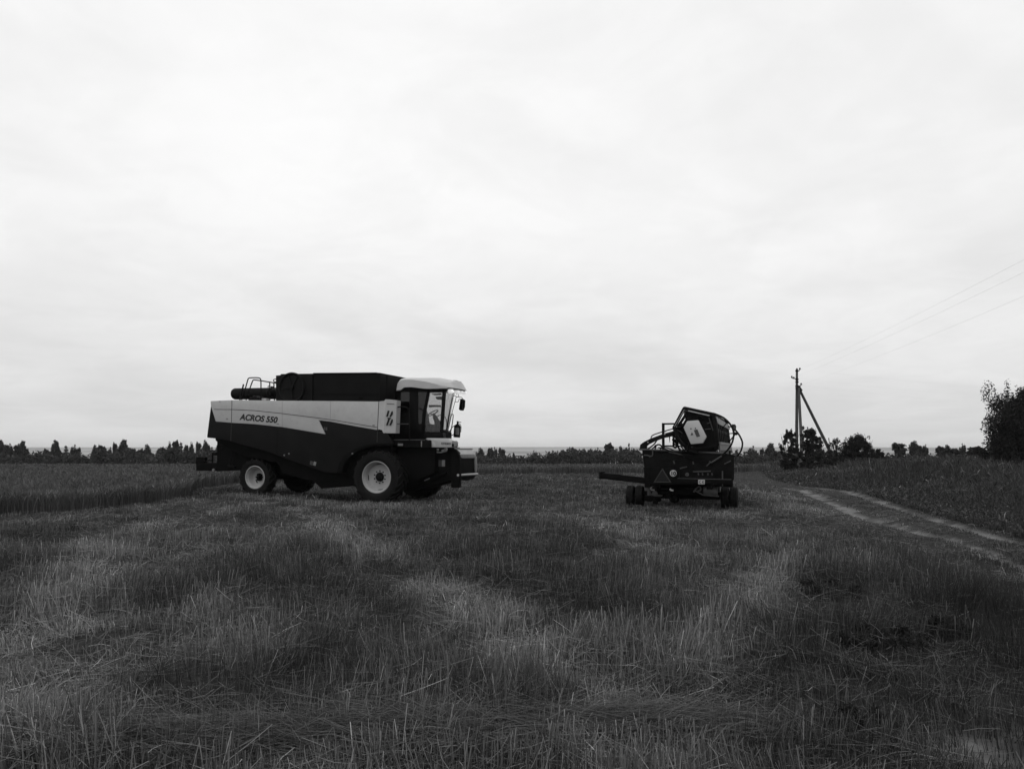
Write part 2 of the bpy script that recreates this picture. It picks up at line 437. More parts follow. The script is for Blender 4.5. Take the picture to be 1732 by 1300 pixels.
# ---- grain tank, radiator box with its rotary screen
TY = -1.50
v = poly([(528.5, 631.5), (540, 630.3), (640, 630), (643, 634), (643, 684), (528.5, 684)], TY)
m = MB(); m.prism(v, shift(v, 1.5)); tank = m.build('grain_tank', M['tank'], comb, .015)
m = MB()
zt_ = v[2].z; xa, xb = v[0].x, v[2].x
m.box(((xa + xb) / 2, TY - .01, zt_ - .02), (xb - xa - .1, .05, .05)); m.box((xb + .035, 0, zt_ - .03), (.05, 3.0, .05))
m.box((xb + .075, TY + .5, zt_ - .5), (.03, .06, .9)); m.box((xb + .075, 1.0, zt_ - .5), (.03, .06, .9)); 
m.box(((xa + xb) / 2 + .2, TY - .008, zt_ - .75), (xb - xa - .3, .02, .03))
c = A(611, 672.5, TY); m.box((c.x, TY - .012, c.z), (.16, .02, .06))
m.build('tank_rail', M['chassis'], tank, .006)
v = poly([(466.5, 634.8), (474, 634.3), (475, 632.2), (528.3, 631.6), (528.3, 684), (466.5, 684)], TY - .06)
m = MB(); m.prism(v, shift(v, 1.2)); rad = m.build('radiator_box', M['tank'], comb, .015)
cc = A(494, 655.3, TY - .07); rs = .55
m = MB(); m.lathe([(rs, .02), (rs, -.05), (rs - .03, -.07), (rs - .06, -.05), (rs - .07, -.02), (rs - .1, 0), (.0, 0)], (cc.x, TY - .07, cc.z), 48); m.build('rotary_screen', M['dark'], rad)
m = MB()
for k, (a0, l) in enumerate(((60, .46), (110, .44), (185, .44), (275, .40))):
    a_ = R(a0); m.bar((cc.x, TY - .10, cc.z), (cc.x + l * math.cos(a_), TY - .10, cc.z + l * math.sin(a_)), .05, .02, (0, 1, 0))
m.lathe([(0, -.05), (.08, -.045), (.09, .0)], (cc.x, TY - .09, cc.z), 16)
m.build('screen_brush', M['dark'], rad)
# unloading auger folded to the rear
m = MB(); a0 = A(394.5, 666.0, 1.1); a1 = A(520, 664.5, 1.1); ra = .235
d = (a1 - a0).normalized()
m.tube([a0, a0 + d * .03, a0 + d * .10, a0 + d * .5, a1], [ra * .55, ra * .85, ra, ra, ra], 24); m.build('unloading_auger', M['tank'], comb)
# engine deck clutter
m = MB(); c = A(463, 664, -.6); m.lathe([(0, -.3), (.10, -.29), (.17, -.24), (.17, .3), (.1, .32)], c, 20)
c = A(460, 658, -.6); m.box(c, (.06, .1, .22))
m.build('air_filter', M['black'], comb, 0)
m = MB()
for (x, y, r_) in ((427, 676, .09), (433, 674.5, .12), (439, 675.5, .10)):
    m.lathe([(0, -.15), (r_ * .8, -.14), (r_, -.1), (r_, .2)], A(x, y, -1.2), 14)
m.build('engine_cap', M['black'], comb)
m = MB(); c = A(449, 676, -1.2); m.box(c, (.22, .2, .10)); m.build('deck_box', M['white2'], comb, .02)
# rails of the engine deck
def rail(name, pts, y, r_, mat='black', smooth=1):
    m = MB(); m.tube([A(p[0], p[1], p[2] if len(p) > 2 else y) for p in pts], r_, 8, smooth); return m.build(name, M[mat], comb)
rail('handrail', [(408.6, 677), (415, 657), (418.6, 644), (420, 639.5), (424, 638.5), (436.4, 638.5), (440.8, 640), (441.4, 645), (441.4, 657), (441.4, 677)], -1.35, .022)
rail('handrail', [(416, 677), (422.5, 657), (427, 644.5), (428.5, 642.3), (431, 642.2), (441, 643.6), (462.2, 647), (468, 648)], -.9, .022)
rail('handrail', [(405.5, 677), (411.9, 649.6)], -1.35, .028, smooth=0)
rail('rail_post', [(456.2, 646.4), (456.2, 677)], -.9, .022, smooth=0)
rail('rail_post', [(463.2, 647), (464.2, 677)], -.9, .022, smooth=0)
rail('rail_bracket', [(455.8, 653), (453.6, 652.6), (453.4, 656)], -.9, .016, smooth=0)
rail('rail_bracket', [(466.6, 641), (462.8, 641.4), (462.6, 645), (467, 646)], -1.3, .018)

# ---- cab
CYR, CYL = -.86, .80
def cabspan(pts, y0, y1, name, mat, bevel=.01, ref=None): return span(pts, y0, y1, name, mat, bevel, comb, ref if ref is not None else y0)
def planbox(pn, pf, yn, yf, name, mat, parent=comb, bevel=.01):
    m = MB(); m.prism(poly(pn, yn), [Vector((A(p[0], p[1], yf).x, yf, A(q[0], q[1], yn).z)) for p, q in zip(pf, pn)]); return m.build(name, M[mat], parent, bevel)
planbox([(666, 727), (749, 731), (751, 744), (666, 744)], [(690, 727), (756, 731), (757, 744), (690, 744)], CYR, CYL, 'cab_floor', 'black')
cabspan([(668, 659), (675, 657), (675, 740), (668, 740)], CYR, CYL, 'cab_rear_wall', 'black')
# right side: frames and panes
fr = MB()
def fbar(pts, y0, y1, mb=None):
    v = poly(pts, y0); (mb or fr).prism(v, shift(v, y1))
fbar([(675, 654), (722, 656), (727.5, 657), (751, 656), (751, 662), (728, 663), (692, 662.6), (675, 662.6)], CYR, CYR + .06)
fbar([(692.5, 662), (707, 662), (707, 741), (692.5, 741)], CYR, CYR + .05)
fbar([(722.8, 660), (727.2, 660), (719.5, 700), (717.5, 735), (712.5, 735), (714, 700)], CYR, CYR + .06)
fbar([(748.2, 660), (753.6, 660), (748.8, 729), (743.6, 729)], CYR, CYR + .07)
fbar([(692, 716), (719, 716.5), (718, 744), (692, 744)], CYR, CYR + .05)
fbar([(675, 697), (693, 697), (693, 744), (675, 744)], CYR, CYR + .05)
fbar([(668, 657), (677.4, 656), (677.4, 741), (666, 741)], CYR, CYR + .05)
fr.build('cab_frame', M['black'], comb, .006)
m = MB(); fbar([(677, 662), (693, 662), (693, 698), (677, 698)], CYR + .02, CYR + .026, m); m.build('rear_pane', M['tint'], comb)
m = MB(); fbar([(706, 661), (724, 661), (716, 700), (715, 718), (706, 718)], CYR + .02, CYR + .026, m); m.build('door_pane', M['tint'], comb)
m = MB(); fbar([(726, 661.5), (749, 661), (745, 730), (717, 730), (719.6, 700)], CYR + .025, CYR + .031, m); m.build('side_pane', M['glass'], comb)
# left side, seen through the panes
fl = MB()
fbar([(668, 655), (690, 655), (690, 740), (668, 740)], CYL, CYL - .05, fl)
fbar([(700, 655), (727, 655), (720, 690), (717, 740), (700, 740)], CYL, CYL - .05, fl)
fbar([(688, 694), (702, 694), (702, 740), (688, 740)], CYL, CYL - .05, fl)
fbar([(720, 655), (772, 655), (772, 664.2), (720, 664)], CYL, CYL - .05, fl)
fbar([(766.6, 662), (769.6, 662), (757, 730), (754.2, 730)], CYL, CYL - .05, fl)
fbar([(726, 684.5), (746, 685), (746, 688.4), (737, 688), (726, 689)], CYL, CYL - .04, fl)
fbar([(738, 671), (748, 670.2), (748, 676.2), (741, 675.6), (738, 673.6)], CYL - .4, CYL - .45, fl)
fbar([(730, 666), (747, 665), (747, 668), (736, 668.4)], CYL - .3, CYL - .35, fl)
fbar([(700, 733), (757, 733), (757, 742), (700, 742)], CYL, CYL - .05, fl)
fl.build('cab_far_frame', M['black'], comb)
m = MB(); fbar([(722, 664), (768, 664), (756, 734), (719, 734)], CYL - .02, CYL - .026, m); m.build('far_pane', M['glass'], comb)
# windscreen between the two front pillars
m = MB(); a0, a1 = A(751, 661, CYR), A(746.5, 729, CYR); b0, b1 = A(769, 662, CYL), A(755.6, 730, CYL)
N = 8; tp, bt = [], []
for k in range(N + 1):
    t = k / N; bow = .16 * 4 * t * (1 - t)
    tp.append(a0.lerp(b0, t) + Vector((bow, 0, 0))); bt.append(a1.lerp(b1, t) + Vector((bow * .7, 0, 0)))
for k in range(N): m.face((tp[k], tp[k + 1], bt[k + 1], bt[k]))
m.build('windscreen', M['glass'], comb)
m = MB(); mid = (tp[5] + bt[5]) / 2 + Vector((.05, 0, 0))
m.tube([bt[4] + Vector((.04, 0, .02)), mid, tp[6] + Vector((.05, 0, -.2))], .012, 6); m.build('wiper', M['black'], comb)
# roof: a rounded shell, lip at the back, thin nose at the front
near = [(669.6, 660.2), (670.5, 655), (671.9, 647.7), (675.6, 642.8), (680.6, 641), (697.3, 641.2), (724, 645), (742, 649), (752, 651.6), (757, 654.6),
        (755, 656.8), (744, 657.3), (725, 657.6), (713.9, 657), (700, 655), (691.7, 654.4), (681.6, 655), (675, 659.9)]
e1 = poly(near, -1.0)
ctr = Vector((sum(p.x for p in e1) / len(e1), 0, sum(p.z for p in e1) / len(e1)))
m = MB(); secs = []
x1_, x9 = min(p.x for p in e1), max(p.x for p in e1)
for y, k, rise, nose in ((-1.0, .93, 0, -.10), (-.97, 1.0, .0, 0), (-.86, 1.01, .05, .04), (-.5, 1.01, .09, .10), (0, 1.01, .11, .12), (.4, 1.01, .10, .08), (.72, 1.01, .05, .0), (.82, 1.0, .0, -.06), (.85, .93, 0, -.16)):
    ring = []
    for i, p in enumerate(e1):
        q = ctr + (p - ctr) * k; t = (p.x - x1_) / (x9 - x1_)
        up = (rise if i < 6 else rise * 1.9) if 3 <= i <= 8 else 0
        ring.append(m.bm.verts.new((q.x + nose * max(0, t - .55) / .45, y, q.z + up)))
    secs.append(ring)
n_ = len(e1)
for s0, s1 in zip(secs, secs[1:]):
    for k in range(n_): m.bm.faces.new((s0[k], s0[(k + 1) % n_], s1[(k + 1) % n_], s1[k]))
m.bm.faces.new(secs[0]); m.bm.faces.new(secs[-1][::-1])
roof = m.build('cab_roof', M['white'], comb)
m = MB(); c = A(769, 646.8, .1); m.box(c, (.34, .5, .11)); m.box(c + Vector((.02, 0, .05)), (.14, .2, .07)); m.build('roof_vent', M['white2'], roof, .03)
lampm = lampmat()
for (x, y, yy, w_) in ((758.5, 660.6, -.62, .26), (768.6, 660.8, -.12, .16), (775.0, 660.9, .24, .15), (780.6, 661.8, .56, .15)):
    c = A(x, y, yy); m = MB(); m.lathe([(.0, .13), (.05, .12), (.075, .09), (.085, .03), (.08, -.02), (.05, -.06)], c + Vector((.06, 0, -.02)), 16, 'x'); bm2 = m.bm; bmesh.ops.scale(bm2, vec=(1, w_ / .17, 1), space=Matrix.Translation(-(c + Vector((.06, 0, -.02)))), verts=bm2.verts); m.build('work_light', lampm, roof)
m = MB(); c0 = A(755, 658.6, -.8); m.box((c0.x - .16, 0, c0.z + .02), (.25, 1.5, .06)); m.build('light_bar', M['black'], roof, .02)
# seat, steering column and wheel
m = MB(); v = poly([(707, 688), (714, 686), (719, 700), (722, 716), (733, 717.5), (735, 722), (731, 736), (706, 736)], -.15); m.prism(shift(v, -.35), shift(v, .15)); m.build('driver_seat', M['black'], comb, .05)
m = MB(); m.tube([A(733, 699, 0), A(737, 708, 0), A(743, 720, 0), (A(744, 736, 0))], [.045, .09, .14, .13], 12, 1); m.build('steering_column', M['black'], comb)
c = A(732.6, 698.2, -.05); m = MB()
u = (A(740, 693.6, -.05) - A(725, 703.4, -.05)).normalized(); vv = Vector((0, 1, 0)); ring = [c + (u * math.cos(t) + vv * math.sin(t)) * .20 for t in np.linspace(0, 2 * PI, 25)]
m.tube(ring, .016, 6)
for t in (0.3, 2.4, 4.4): m.tube([c + (u * math.cos(t) + vv * math.sin(t)) * .20, A(734, 701, -.05)], .014, 6)
m.build('steering_wheel', M['black'], comb)
m = MB(); v = poly([(722.5, 728), (748, 726), (755, 731), (755, 741), (722.5, 741)], .2); m.prism(shift(v, -.2), shift(v, .7)); m.build('cab_console', M['black'], comb, .03)
m = MB(); m.tube([A(719, 712, .4), A(723, 704, .5), A(724, 720, .5), A(723, 733, .5)], .03, 8, 1); m.build('control_lever', M['black'], comb)
# rails
rail('access_rail', [(664.5, 744), (664.5, 700), (665, 694), (668, 689.2), (674, 687.7), (684.4, 687.7), (690, 689.5), (692, 694), (692.4, 716), (692.4, 744)], CYR - .55, .022)
rail('access_rail', [(664.5, 716.5), (692.4, 716.8)], CYR - .55, .013, 'dimgrey', 0)
rail('front_rail', [(760, 741), (764.5, 720), (766.8, 703), (766, 700), (763, 700.6), (760, 712), (755.5, 738)], 1.05, .018)
rail('front_rail', [(736, 712), (738.5, 704.5), (744, 701.4), (750, 702), (754.5, 707), (756.2, 718), (753, 735)], 1.2, .015)
m = MB(); m.tube([A(768, 668, .85), A(772, 671, .95), A(781.4, 671.4, 1.1), A(782.3, 675, 1.1), A(781, 684, 1.1)], .012, 6, 1)
m.tube([A(769, 679.6, .85), A(775, 679.3, 1.0), A(777, 674, 1.1)], .010, 6)
v = [A(776, 692, 1.1), A(778.5, 674, 1.1), A(781.8, 676.6, 1.12), A(781.2, 688, 1.12), A(778.6, 694, 1.1)]
m.prism(v, [p + Vector((.06, .16, 0)) for p in v]); m.build('mirror', M['black'], comb)
m = MB(); v = [A(771.4, 667, .9), A(774, 664.8, .9), A(776, 669, .95), A(773.5, 671, .95)]; m.tube(v, .010, 6); m.build('mirror_bracket', M['black'], comb)
# fire extinguisher on its bracket
c0 = A(772.6, 739.5, .95); c1 = A(774.0, 716.8, .95); d = (c1 - c0)
fe = MB(); fe.tube([c0, c0 + d * .02, c0 + d * .8, c0 + d * .92, c0 + d * 1.0], [.10, .125, .125, .09, .04], 18); fe = fe.build('fire_extinguisher', M['black'], comb)
m = MB(); m.tube([c1, c1 + Vector((0, 0, .10))], .035, 10); m.bar(c1 + Vector((-.03, 0, .10)), c1 + Vector((.15, -.02, .06)), .03, .02); m.tube([c1 + Vector((.06, -.04, .04)), c1 + Vector((.17, -.05, -.06)), c1 + Vector((.15, -.03, -.3))], .012, 6, 1); m.build('extinguisher_valve', M['chassis'], fe)
m = MB(); cm = c0 + d * .46
arcp = []
for t in np.linspace(-1.75, -.55, 7): arcp.append(Vector((math.cos(t) * .128, math.sin(t) * .128, 0)))
m.prism([cm + p + Vector((.0, 0, -.13)) for p in arcp] + [cm + p * .9 + Vector((0, 0, -.13)) for p in arcp[::-1]], [cm + p + Vector((.0, 0, .13)) for p in arcp] + [cm + p * .9 + Vector((0, 0, .13)) for p in arcp[::-1]])
m.build('extinguisher_label', M['grey'], fe)
m = MB(); m.tube([A(757, 735, .85), A(765, 722, .92), A(770, 719, .95)], .015, 6); m.tube([A(758, 739, .85), A(768, 734, .95)], .015, 6); m.build('extinguisher_bracket', M['black'], comb)

# ---- platform and front body under the cab
PY = -1.35
planbox([(664.5, 743.4), (727, 743.8), (727, 756.6), (664.5, 756)], [(700, 744), (752, 744), (752, 757), (700, 757)], PY, 1.2, 'platform', 'chassis')
m = MB(); p0, p1 = A(664.5, 743.5, PY), A(719, 743.5, PY); m.bar((p0.x, PY - .01, p0.z), (p1.x, PY - .01, p1.z), .03, .03); m.build('platform_edge', M['dimgrey'], comb)
m = MB(); p0, p1 = A(672, 749.6, PY), A(681.5, 753.6, PY); m.box(((p0.x + p1.x) / 2, PY - .004, (p0.z + p1.z) / 2), (p1.x - p0.x, .02, p0.z - p1.z)); m.build('number_plate', M['grey'], comb)
v = poly([(719, 742.2), (722.5, 740.6), (758.8, 741), (761, 744.6), (764.4, 745.5), (764.2, 756.4), (727, 756.4), (726.5, 744.6)], PY + .15)
sill = MB().prism(v, shift(v, PY + .42)).build('cab_sill', M['white'], comb, .03)
m = MB(); v = poly([(727, 745), (733, 746), (736, 750), (737, 756), (727, 756)], PY + .145); m.prism(v, shift(v, PY + .2)); m.build('sill_trim', M['white2'], sill, .01)
a = A(746.3, 751.4, PY + .15); b = A(762.6, 751.3, PY + .15)
text_part('lettering', 'ROSTSELMASH', .11, M['seam'], sill, (a.x, PY + .146, a.z), width=(b.x - a.x), shear=.15, bold=.002)
v = poly([(764.4, 745.2), (769.5, 745.2), (771, 748), (771, 754), (769.6, 756.4), (764.4, 756.4)], PY + .15)
m = MB(); m.prism(v, shift(v, PY + .36)); hl = m.build('headlight', M['grey'], sill, .015)
m = MB(); p0 = A(766, 752.6, PY + .14); m.box((p0.x, PY + .145, p0.z), (.07, .02, .10)); m.build('lamp_bulb', M['black'], hl)
v = poly([(711.4, 745), (726.6, 744.6), (726.6, 756.4), (711.6, 756.4)], PY - .02)
m = MB(); m.prism(v, shift(v, PY + .3)); m.build('side_box', M['black'], comb, .02)
v = poly([(711.8, 745.6), (713.6, 745.6), (713.4, 755.6), (711.8, 755.2)], PY - .03); m = MB(); m.prism(v, shift(v, PY)); m.build('turn_signal', M['grey'], comb, .01)
# ---- feeder house
FY = -.78
fh = span([(655, 757), (762, 757.5), (768, 759), (774, 766), (776.5, 775), (777.6, 801), (772, 806), (763, 812), (700, 829), (655, 832)], FY, .70, 'feeder_house', 'chassis', .012)
v = poly([(758, 757.6), (767.5, 757.6), (774.2, 764.6), (776.8, 773), (777.6, 800), (777, 824.5), (763, 824.5), (763, 800), (761, 770)], FY - .04)
m = MB(); m.prism(v, shift(v, FY + .12)); m.build('feeder_side_plate', M['chassis'], fh, .01)
def mouth(px, py): 
    k = (px - 776) / (806.5 - 776); return A(px, py, FY + .02 + k * 1.48)
def slab(pts, back, name, mat, parent=fh, bevel=.008):
    f = [mouth(*p) for p in pts]; m = MB(); m.prism(f, [p - Vector((back, 0, 0)) for p in f]); return m.build(name, M[mat], parent, bevel)
m = MB(); xf = mouth(776, 768).x
t0, t1 = A(774.6, 767.6, FY), A(803, 767.4, .70); t2, t3 = A(768, 759.6, FY), A(798.8, 759.6, .70)
m.prism([t0, t1, t3, t2], [p - Vector((0, 0, .05)) for p in (t0, t1, t3, t2)]); m.build('feeder_top_plate', M['galv'], fh, .006)
m = MB(); m.tube([t2 + Vector((0, 0, .02)), t3 + Vector((0, 0, .02))], .022, 8); m.build('feeder_hinge_rod', M['steel'], fh)
slab([(775, 768), (803.4, 767.8), (804.4, 774.4), (775.6, 774.8)], .10, 'mouth_header_plate', 'grey')
slab([(778.4, 775), (781.4, 775), (784, 792), (783, 798), (779, 800)], .12, 'mouth_post', 'grey')
slab([(803.4, 769), (806.6, 772), (807, 797), (804.6, 799.4)], .12, 'mouth_post', 'grey')
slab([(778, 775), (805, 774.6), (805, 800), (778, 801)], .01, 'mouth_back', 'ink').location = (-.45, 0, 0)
slab([(784.5, 780.6), (793.5, 782), (795, 785), (784, 784)], .06, 'feeder_slat', 'steel').location = (-.22, 0, 0)
slab([(784, 788.4), (793, 787.4), (793, 789.6), (784, 790.4)], .06, 'feeder_slat', 'galv').location = (-.25, 0, 0)
slab([(783.6, 793), (793, 792.4), (793, 794.4), (783.6, 794.9)], .06, 'feeder_slat', 'steel').location = (-.2, 0, 0)
m = MB(); m.tube([mouth(774.6, 803.2), mouth(807.2, 801.4)], .045, 12); m.build('mouth_lip', M['galv'], fh)
f = [mouth(776, 804.5), mouth(807, 802.6), mouth(800, 809.6), mouth(791, 812.4), mouth(777, 810)]
m = MB(); m.prism(f, [p - Vector((.4, 0, 0)) for p in f]); m.build('feeder_belly', M['chassis'], fh, .01)
for (xa_, xb_, mt) in ((736, 740.6, 'dimgrey'), (742.2, 747, 'dimgrey'), (747.9, 752.6, 'grey')):
    p0, p1 = A(xa_, 777.6, FY - .0), A(xb_, 788.6, FY - .0)
    m = MB(); m.box(((p0.x + p1.x) / 2, FY - .012, (p0.z + p1.z) / 2), (p1.x - p0.x, .02, p0.z - p1.z)); m.build('warning_sticker', M[mt], fh)
m = MB()
for (x, y, r_) in ((731, 759.2, .05), (740, 760.3, .04), (754, 759.6, .05), (749, 761.6, .035), (724, 758.6, .03)):
    m.lathe([(0, -.05), (r_, -.045), (r_, .05)], A(x, y, FY - .12), 10)
m.tube([A(716, 757, FY - .1), A(728, 760, FY - .15), A(742, 766, FY - .15), A(756, 762, FY - .1)], .022, 8, 1)
m.build('hydraulic_fitting', M['galv'], comb)
m = MB(); m.tube([A(717, 813, FY - .06), A(728, 808.5, FY - .06)], .022, 8); m.tube([A(700, 822, FY - .1), A(755, 800, FY - .1)], .05, 10); m.build('lift_cylinder', M['chassis'], comb)
m = MB(); m.tube([A(718, 812.6, FY - .12), A(727, 808.9, FY - .12)], .026, 8); m.build('lift_rod', M['grey'], comb)
# ladder and box hanging between the axle and the cab
span([(668, 756), (735, 756), (735, 800), (705, 812), (668, 815)], -1.12, 1.12, 'front_body', 'chassis', .01)

# ------------------------------------------------------------------ header on its trailer
hpsi = R(18.5)
HF = Frame(((1155 - CX) / F * 24.0, 24.0, 0.0), (math.cos(hpsi), -math.sin(hpsi), 0), (math.sin(hpsi), math.cos(hpsi), 0))
A = HF.at
trl = empty('header_trailer'); trl.matrix_world = HF.matrix()
tag(trl, 'dark header trailer on twin small wheels with reflective triangle, disc 10 and CE plate', 'trailer')
hdr = empty('harvester_header'); hdr.matrix_world = HF.matrix()
tag(hdr, 'black cutting header with big reel and white six sided end shield, loaded on the trailer', 'cutting header')
LEN = 8.4
def hspan(pts, y0, y1, name, mat='hdark', parent=hdr, bevel=.008):
    v = poly(pts, y0); m = MB(); m.prism(v, shift(v, y1)); return m.build(name, M[mat], parent, bevel)

# -- trailer
m = MB()
for px in (1108, 1200):
    a = A(px, 823, .1); m.box((a.x, LEN / 2, a.z + .05), (.16, LEN, .24))
for yy in (.8, 3.0, 5.2, 7.6): m.box((A(1155, 823, .1).x, yy, A(1155, 823, .1).z + .03), (1.9, .14, .16))
m.build('chassis', M['chassis'], trl, .01)
ax = [(A(1068, 838, .9).x, A(1234, 843, .9).x)]
zl = .36
tw = MB(); xl, xr = A(1074.5, 838, .9).x, A(1233.5, 843, .9).x
tw.box(((xl + xr) / 2, .9, zl + .02), (xr - xl - .2, .22, .24)); tw.box(((xl + xr) / 2, .7, zl + .16), (1.6, .5, .22)); tw.lathe([(.0, -.2), (.14, -.18), (.16, .1)], ((xl + xr) / 2 - .2, .7, zl - .08), 16)
tw.box(((xl + xr) / 2 - 1.0, .8, zl - .10), (.16, .3, .2)); tw.build('axle', M['chassis'], trl, .015)
m = MB(); m.box(((xl + xr) / 2, 5.6, zl + .02), (1.5, .22, .24)); m.build('axle', M['chassis'], trl, .015)
def small_wheel():
    o = empty('wheel', trl); mb = MB(); r_, w = .345, .25; h = w / 2
    half = [(.20, .8), (.235, .94), (.28, 1.0), (.315, .95), (.336, .80), (r_, .55)]
    for g in (.52, .50): pass
    pr = [(r, -k * h) for r, k in half] + [(r_ - .012, -.30 * h), (r_ - .012, -.22 * h), (r_ + .002, -.18 * h), (r_ + .002, .18 * h), (r_ - .012, .22 * h), (r_ - .012, .30 * h)] + [(r, k * h) for r, k in half[::-1]]
    mb.lathe(pr, n=44, axis='x', closed=True); mb.build('tyre', M['rubber'], o)
    mb = MB(); mb.lathe([(.20, -.8 * h), (.17, -.6 * h), (.16, 0), (.05, .02), (.05, .05), (.16, .05), (.20, .8 * h)], n=32, axis='x', closed=True); mb.build('rim', M['chassis'], o)
    return o
w0 = small_wheel(); first = True
for yy in (.9, 5.6):
    for px_, side in (((1067.3, -1), (1082.3, -1), (1226.3, 1), (1241.2, 1)) if yy < 1 else ((1115, -1), (1130, -1), (1180, 1), (1195, 1))):
        o = w0 if first else copy_tree(w0, trl); first = False
        o.location = (A(px_, 840, .9).x, yy, .345 - .02)
for (xw, s) in ((xl - .02, -1), (xr, 1)):
    m = MB()
    m.lathe([(.07, -.20), (.07, .20)], (xw, .9, .325), 14, axis='x'); m.build('wheel_hub', M['chassis'], trl)
# rear plate and beam
hspan([(1101, 790), (1148, 792), (1150, 819), (1101, 819)], -.04, .02, 'rear_plate', 'chassis', trl)
hspan([(1141, 808.6), (1238, 810.2), (1238, 818.4), (1141, 818.0)], -.06, .06, 'rear_beam', 'chassis', trl)
m = MB(); p0, p1 = A(1146, 808.6, -.07), A(1237, 810.6, -.07); m.bar(p0, p1, .02, .02); m.build('beam_edge', M['hedge_metal'], trl)
# reflective triangle
def tri(s, y0, y1):
    c = Vector((1120.3, 0, 807)); v = [(1120.2, 791.4), (1105.4, 815.4), (1135.2, 815.6)]
    cx = sum(p[0] for p in v) / 3; cy = sum(p[1] for p in v) / 3
    return [A(cx + (p[0] - cx) * s, cy + (p[1] - cy) * s, y0) for p in v]
m = MB(); o_, i_ = tri(1, -.06, 0), tri(.80, -.06, 0)
for k in range(3):
    j = (k + 1) % 3; m.prism([o_[k], o_[j], i_[j], i_[k]], shift([o_[k], o_[j], i_[j], i_[k]], -.045))
rt = m.build('reflector_triangle', paint('triangle_border', .032, .5, .2), trl)
m = MB(); m.prism(i_, shift(i_, -.045)); m.build('triangle_face', paint('triangle_face', .009, .5, .1), rt)
# speed disc
c = A(1138.8, 800, -.06); m = MB(); m.lathe([(0, -.02), (.10, -.02), (.104, -.014), (.104, .01)], c, 32); sd = m.build('speed_disc', M['white'], trl)
t = text_part('lettering', '10', .165, M['ink'], sd, (c.x, c.y - .021, c.z - .058), bold=.008, align='CENTER')
p0, p1 = A(1181, 811, -.08), A(1192, 818.7, -.08)
m = MB(); m.box(((p0.x + p1.x) / 2, -.08, (p0.z + p1.z) / 2), (p1.x - p0.x, .02, p0.z - p1.z)); ce = m.build('marking_plate', M['white'], trl, .004)
def arc_mark(cx, cz, r, w, a0, a1, mb, y):
    ts = np.linspace(R(a0), R(a1), 15)
    o1 = [Vector((cx + r * math.cos(t), y, cz + r * math.sin(t))) for t in ts]; i1 = [Vector((cx + (r - w) * math.cos(t), y, cz + (r - w) * math.sin(t))) for t in ts]
    for k in range(14): mb.prism([o1[k], o1[k + 1], i1[k + 1], i1[k]], shift([o1[k], o1[k + 1], i1[k + 1], i1[k]], y + .004))
m = MB(); wz = (p0.z + p1.z) / 2; xm = (p0.x + p1.x) / 2
arc_mark(xm - .030, wz, .046, .017, 60, 300, m, -.095); arc_mark(xm + .062, wz, .046, .017, 60, 300, m, -.095)
m.box((xm + .046, -.093, wz), (.045, .004, .015)); m.build('lettering', M['ink'], ce)
# grey roller, lamps and brackets under the beam
m = MB(); a, b = A(1190, 829.5, .35), A(1213.6, 830.5, .35); m.tube([a, a + Vector((.02, 0, 0)), b - Vector((.02, 0, 0)), b], [.12, .145, .145, .12], 20); m.build('air_tank', M['midgrey'], trl)
m = MB(); m.tube([A(1173, 832, .3), A(1178, 825, .3), A(1184, 822, .3), A(1186, 829, .3), A(1180, 830, .3)], .025, 8, 1); m.tube([A(1176, 830, .3), A(1190, 837, .3), A(1216, 839, .3)], .02, 6); m.build('brake_hose', M['midgrey'], trl)
m = MB(); m.tube([A(1133, 826, .1), A(1135, 829, .1), A(1139, 829, .1)], .03, 8, 1); m.build('tow_hook', M['galv'], trl)
m = MB(); m.lathe([(0, -.06), (.09, -.05), (.1, .1)], A(1131, 836, .3), 12); m.build('coupling', M['chassis'], trl)
m = MB()
m.tube([A(1096, 817, .2), A(1095, 823, .2), A(1100, 824.6, .2)], .022, 6)
m.box(A(1094, 825, .2), (.14, .08, .12)); m.box(A(1107, 836, .5), (.20, .1, .06)); m.box(A(1098, 832, .5), (.10, .1, .20)); m.box(A(1114, 838, .5), (.24, .1, .04)); m.tube([A(1101, 835, .45), A(1120, 838, .45)], .02, 6)
m.lathe([(.06, -.03), (.09, -.02), (.09, .02), (.06, .03)], A(1107.6, 834.4, .45), 14)
m.build('winch', M['midgrey'], trl, 0)
hspan([(1090, 838), (1116, 839), (1116, 848), (1090, 847)], .55, .9, 'support_leg', 'chassis', trl)
hspan([(1104, 845), (1111, 845), (1111, 852), (1104, 851.6)], .4, .7, 'support_foot', 'chassis', trl)
hspan([(1089, 790), (1102, 790), (1102, 823), (1090, 824)], .0, .14, 'corner_post', 'chassis', trl)
hspan([(1209, 793), (1238, 793), (1239, 824), (1209, 823)], .05, .5, 'rear_box', 'chassis', trl)
m = MB(); m.tube([A(1222, 796, .03), A(1222, 822, .03)], .02, 6); m.lathe([(.0, -.02), (.05, -.02), (.06, .02)], A(1162, 802.2, -.02), 14)
for px in (1181, 1188, 1197, 1204): m.tube([A(px, 799.6, -.04), A(px + .6, 803.2, -.04)], .02, 6)
m.build('rear_fitting', M['dimgrey'], trl)
# long beam sticking out to the side
bm_ = HF
q1 = Vector(A(1096, 811, .3)); 
def wl(px, py, d): 
    p = W(px, py, d) - HF.o; return Vector((p.dot(HF.ex), p.dot(HF.ey), p.dot(HF.ez)))
m = MB(); m.bar(wl(1098, 813.0, 24.8), wl(1018, 804.0, 26.4), .14, .20); m.build('side_beam', M['chassis'], trl, .01)
m = MB(); m.bar(wl(1050, 803.0, 25.7), wl(1017, 800.2, 26.45), .05, .05); m.bar(wl(1019, 803.6, 26.35), wl(1016.5, 803.3, 26.45), .18, .26); m.build('beam_cap', M['black'], trl)

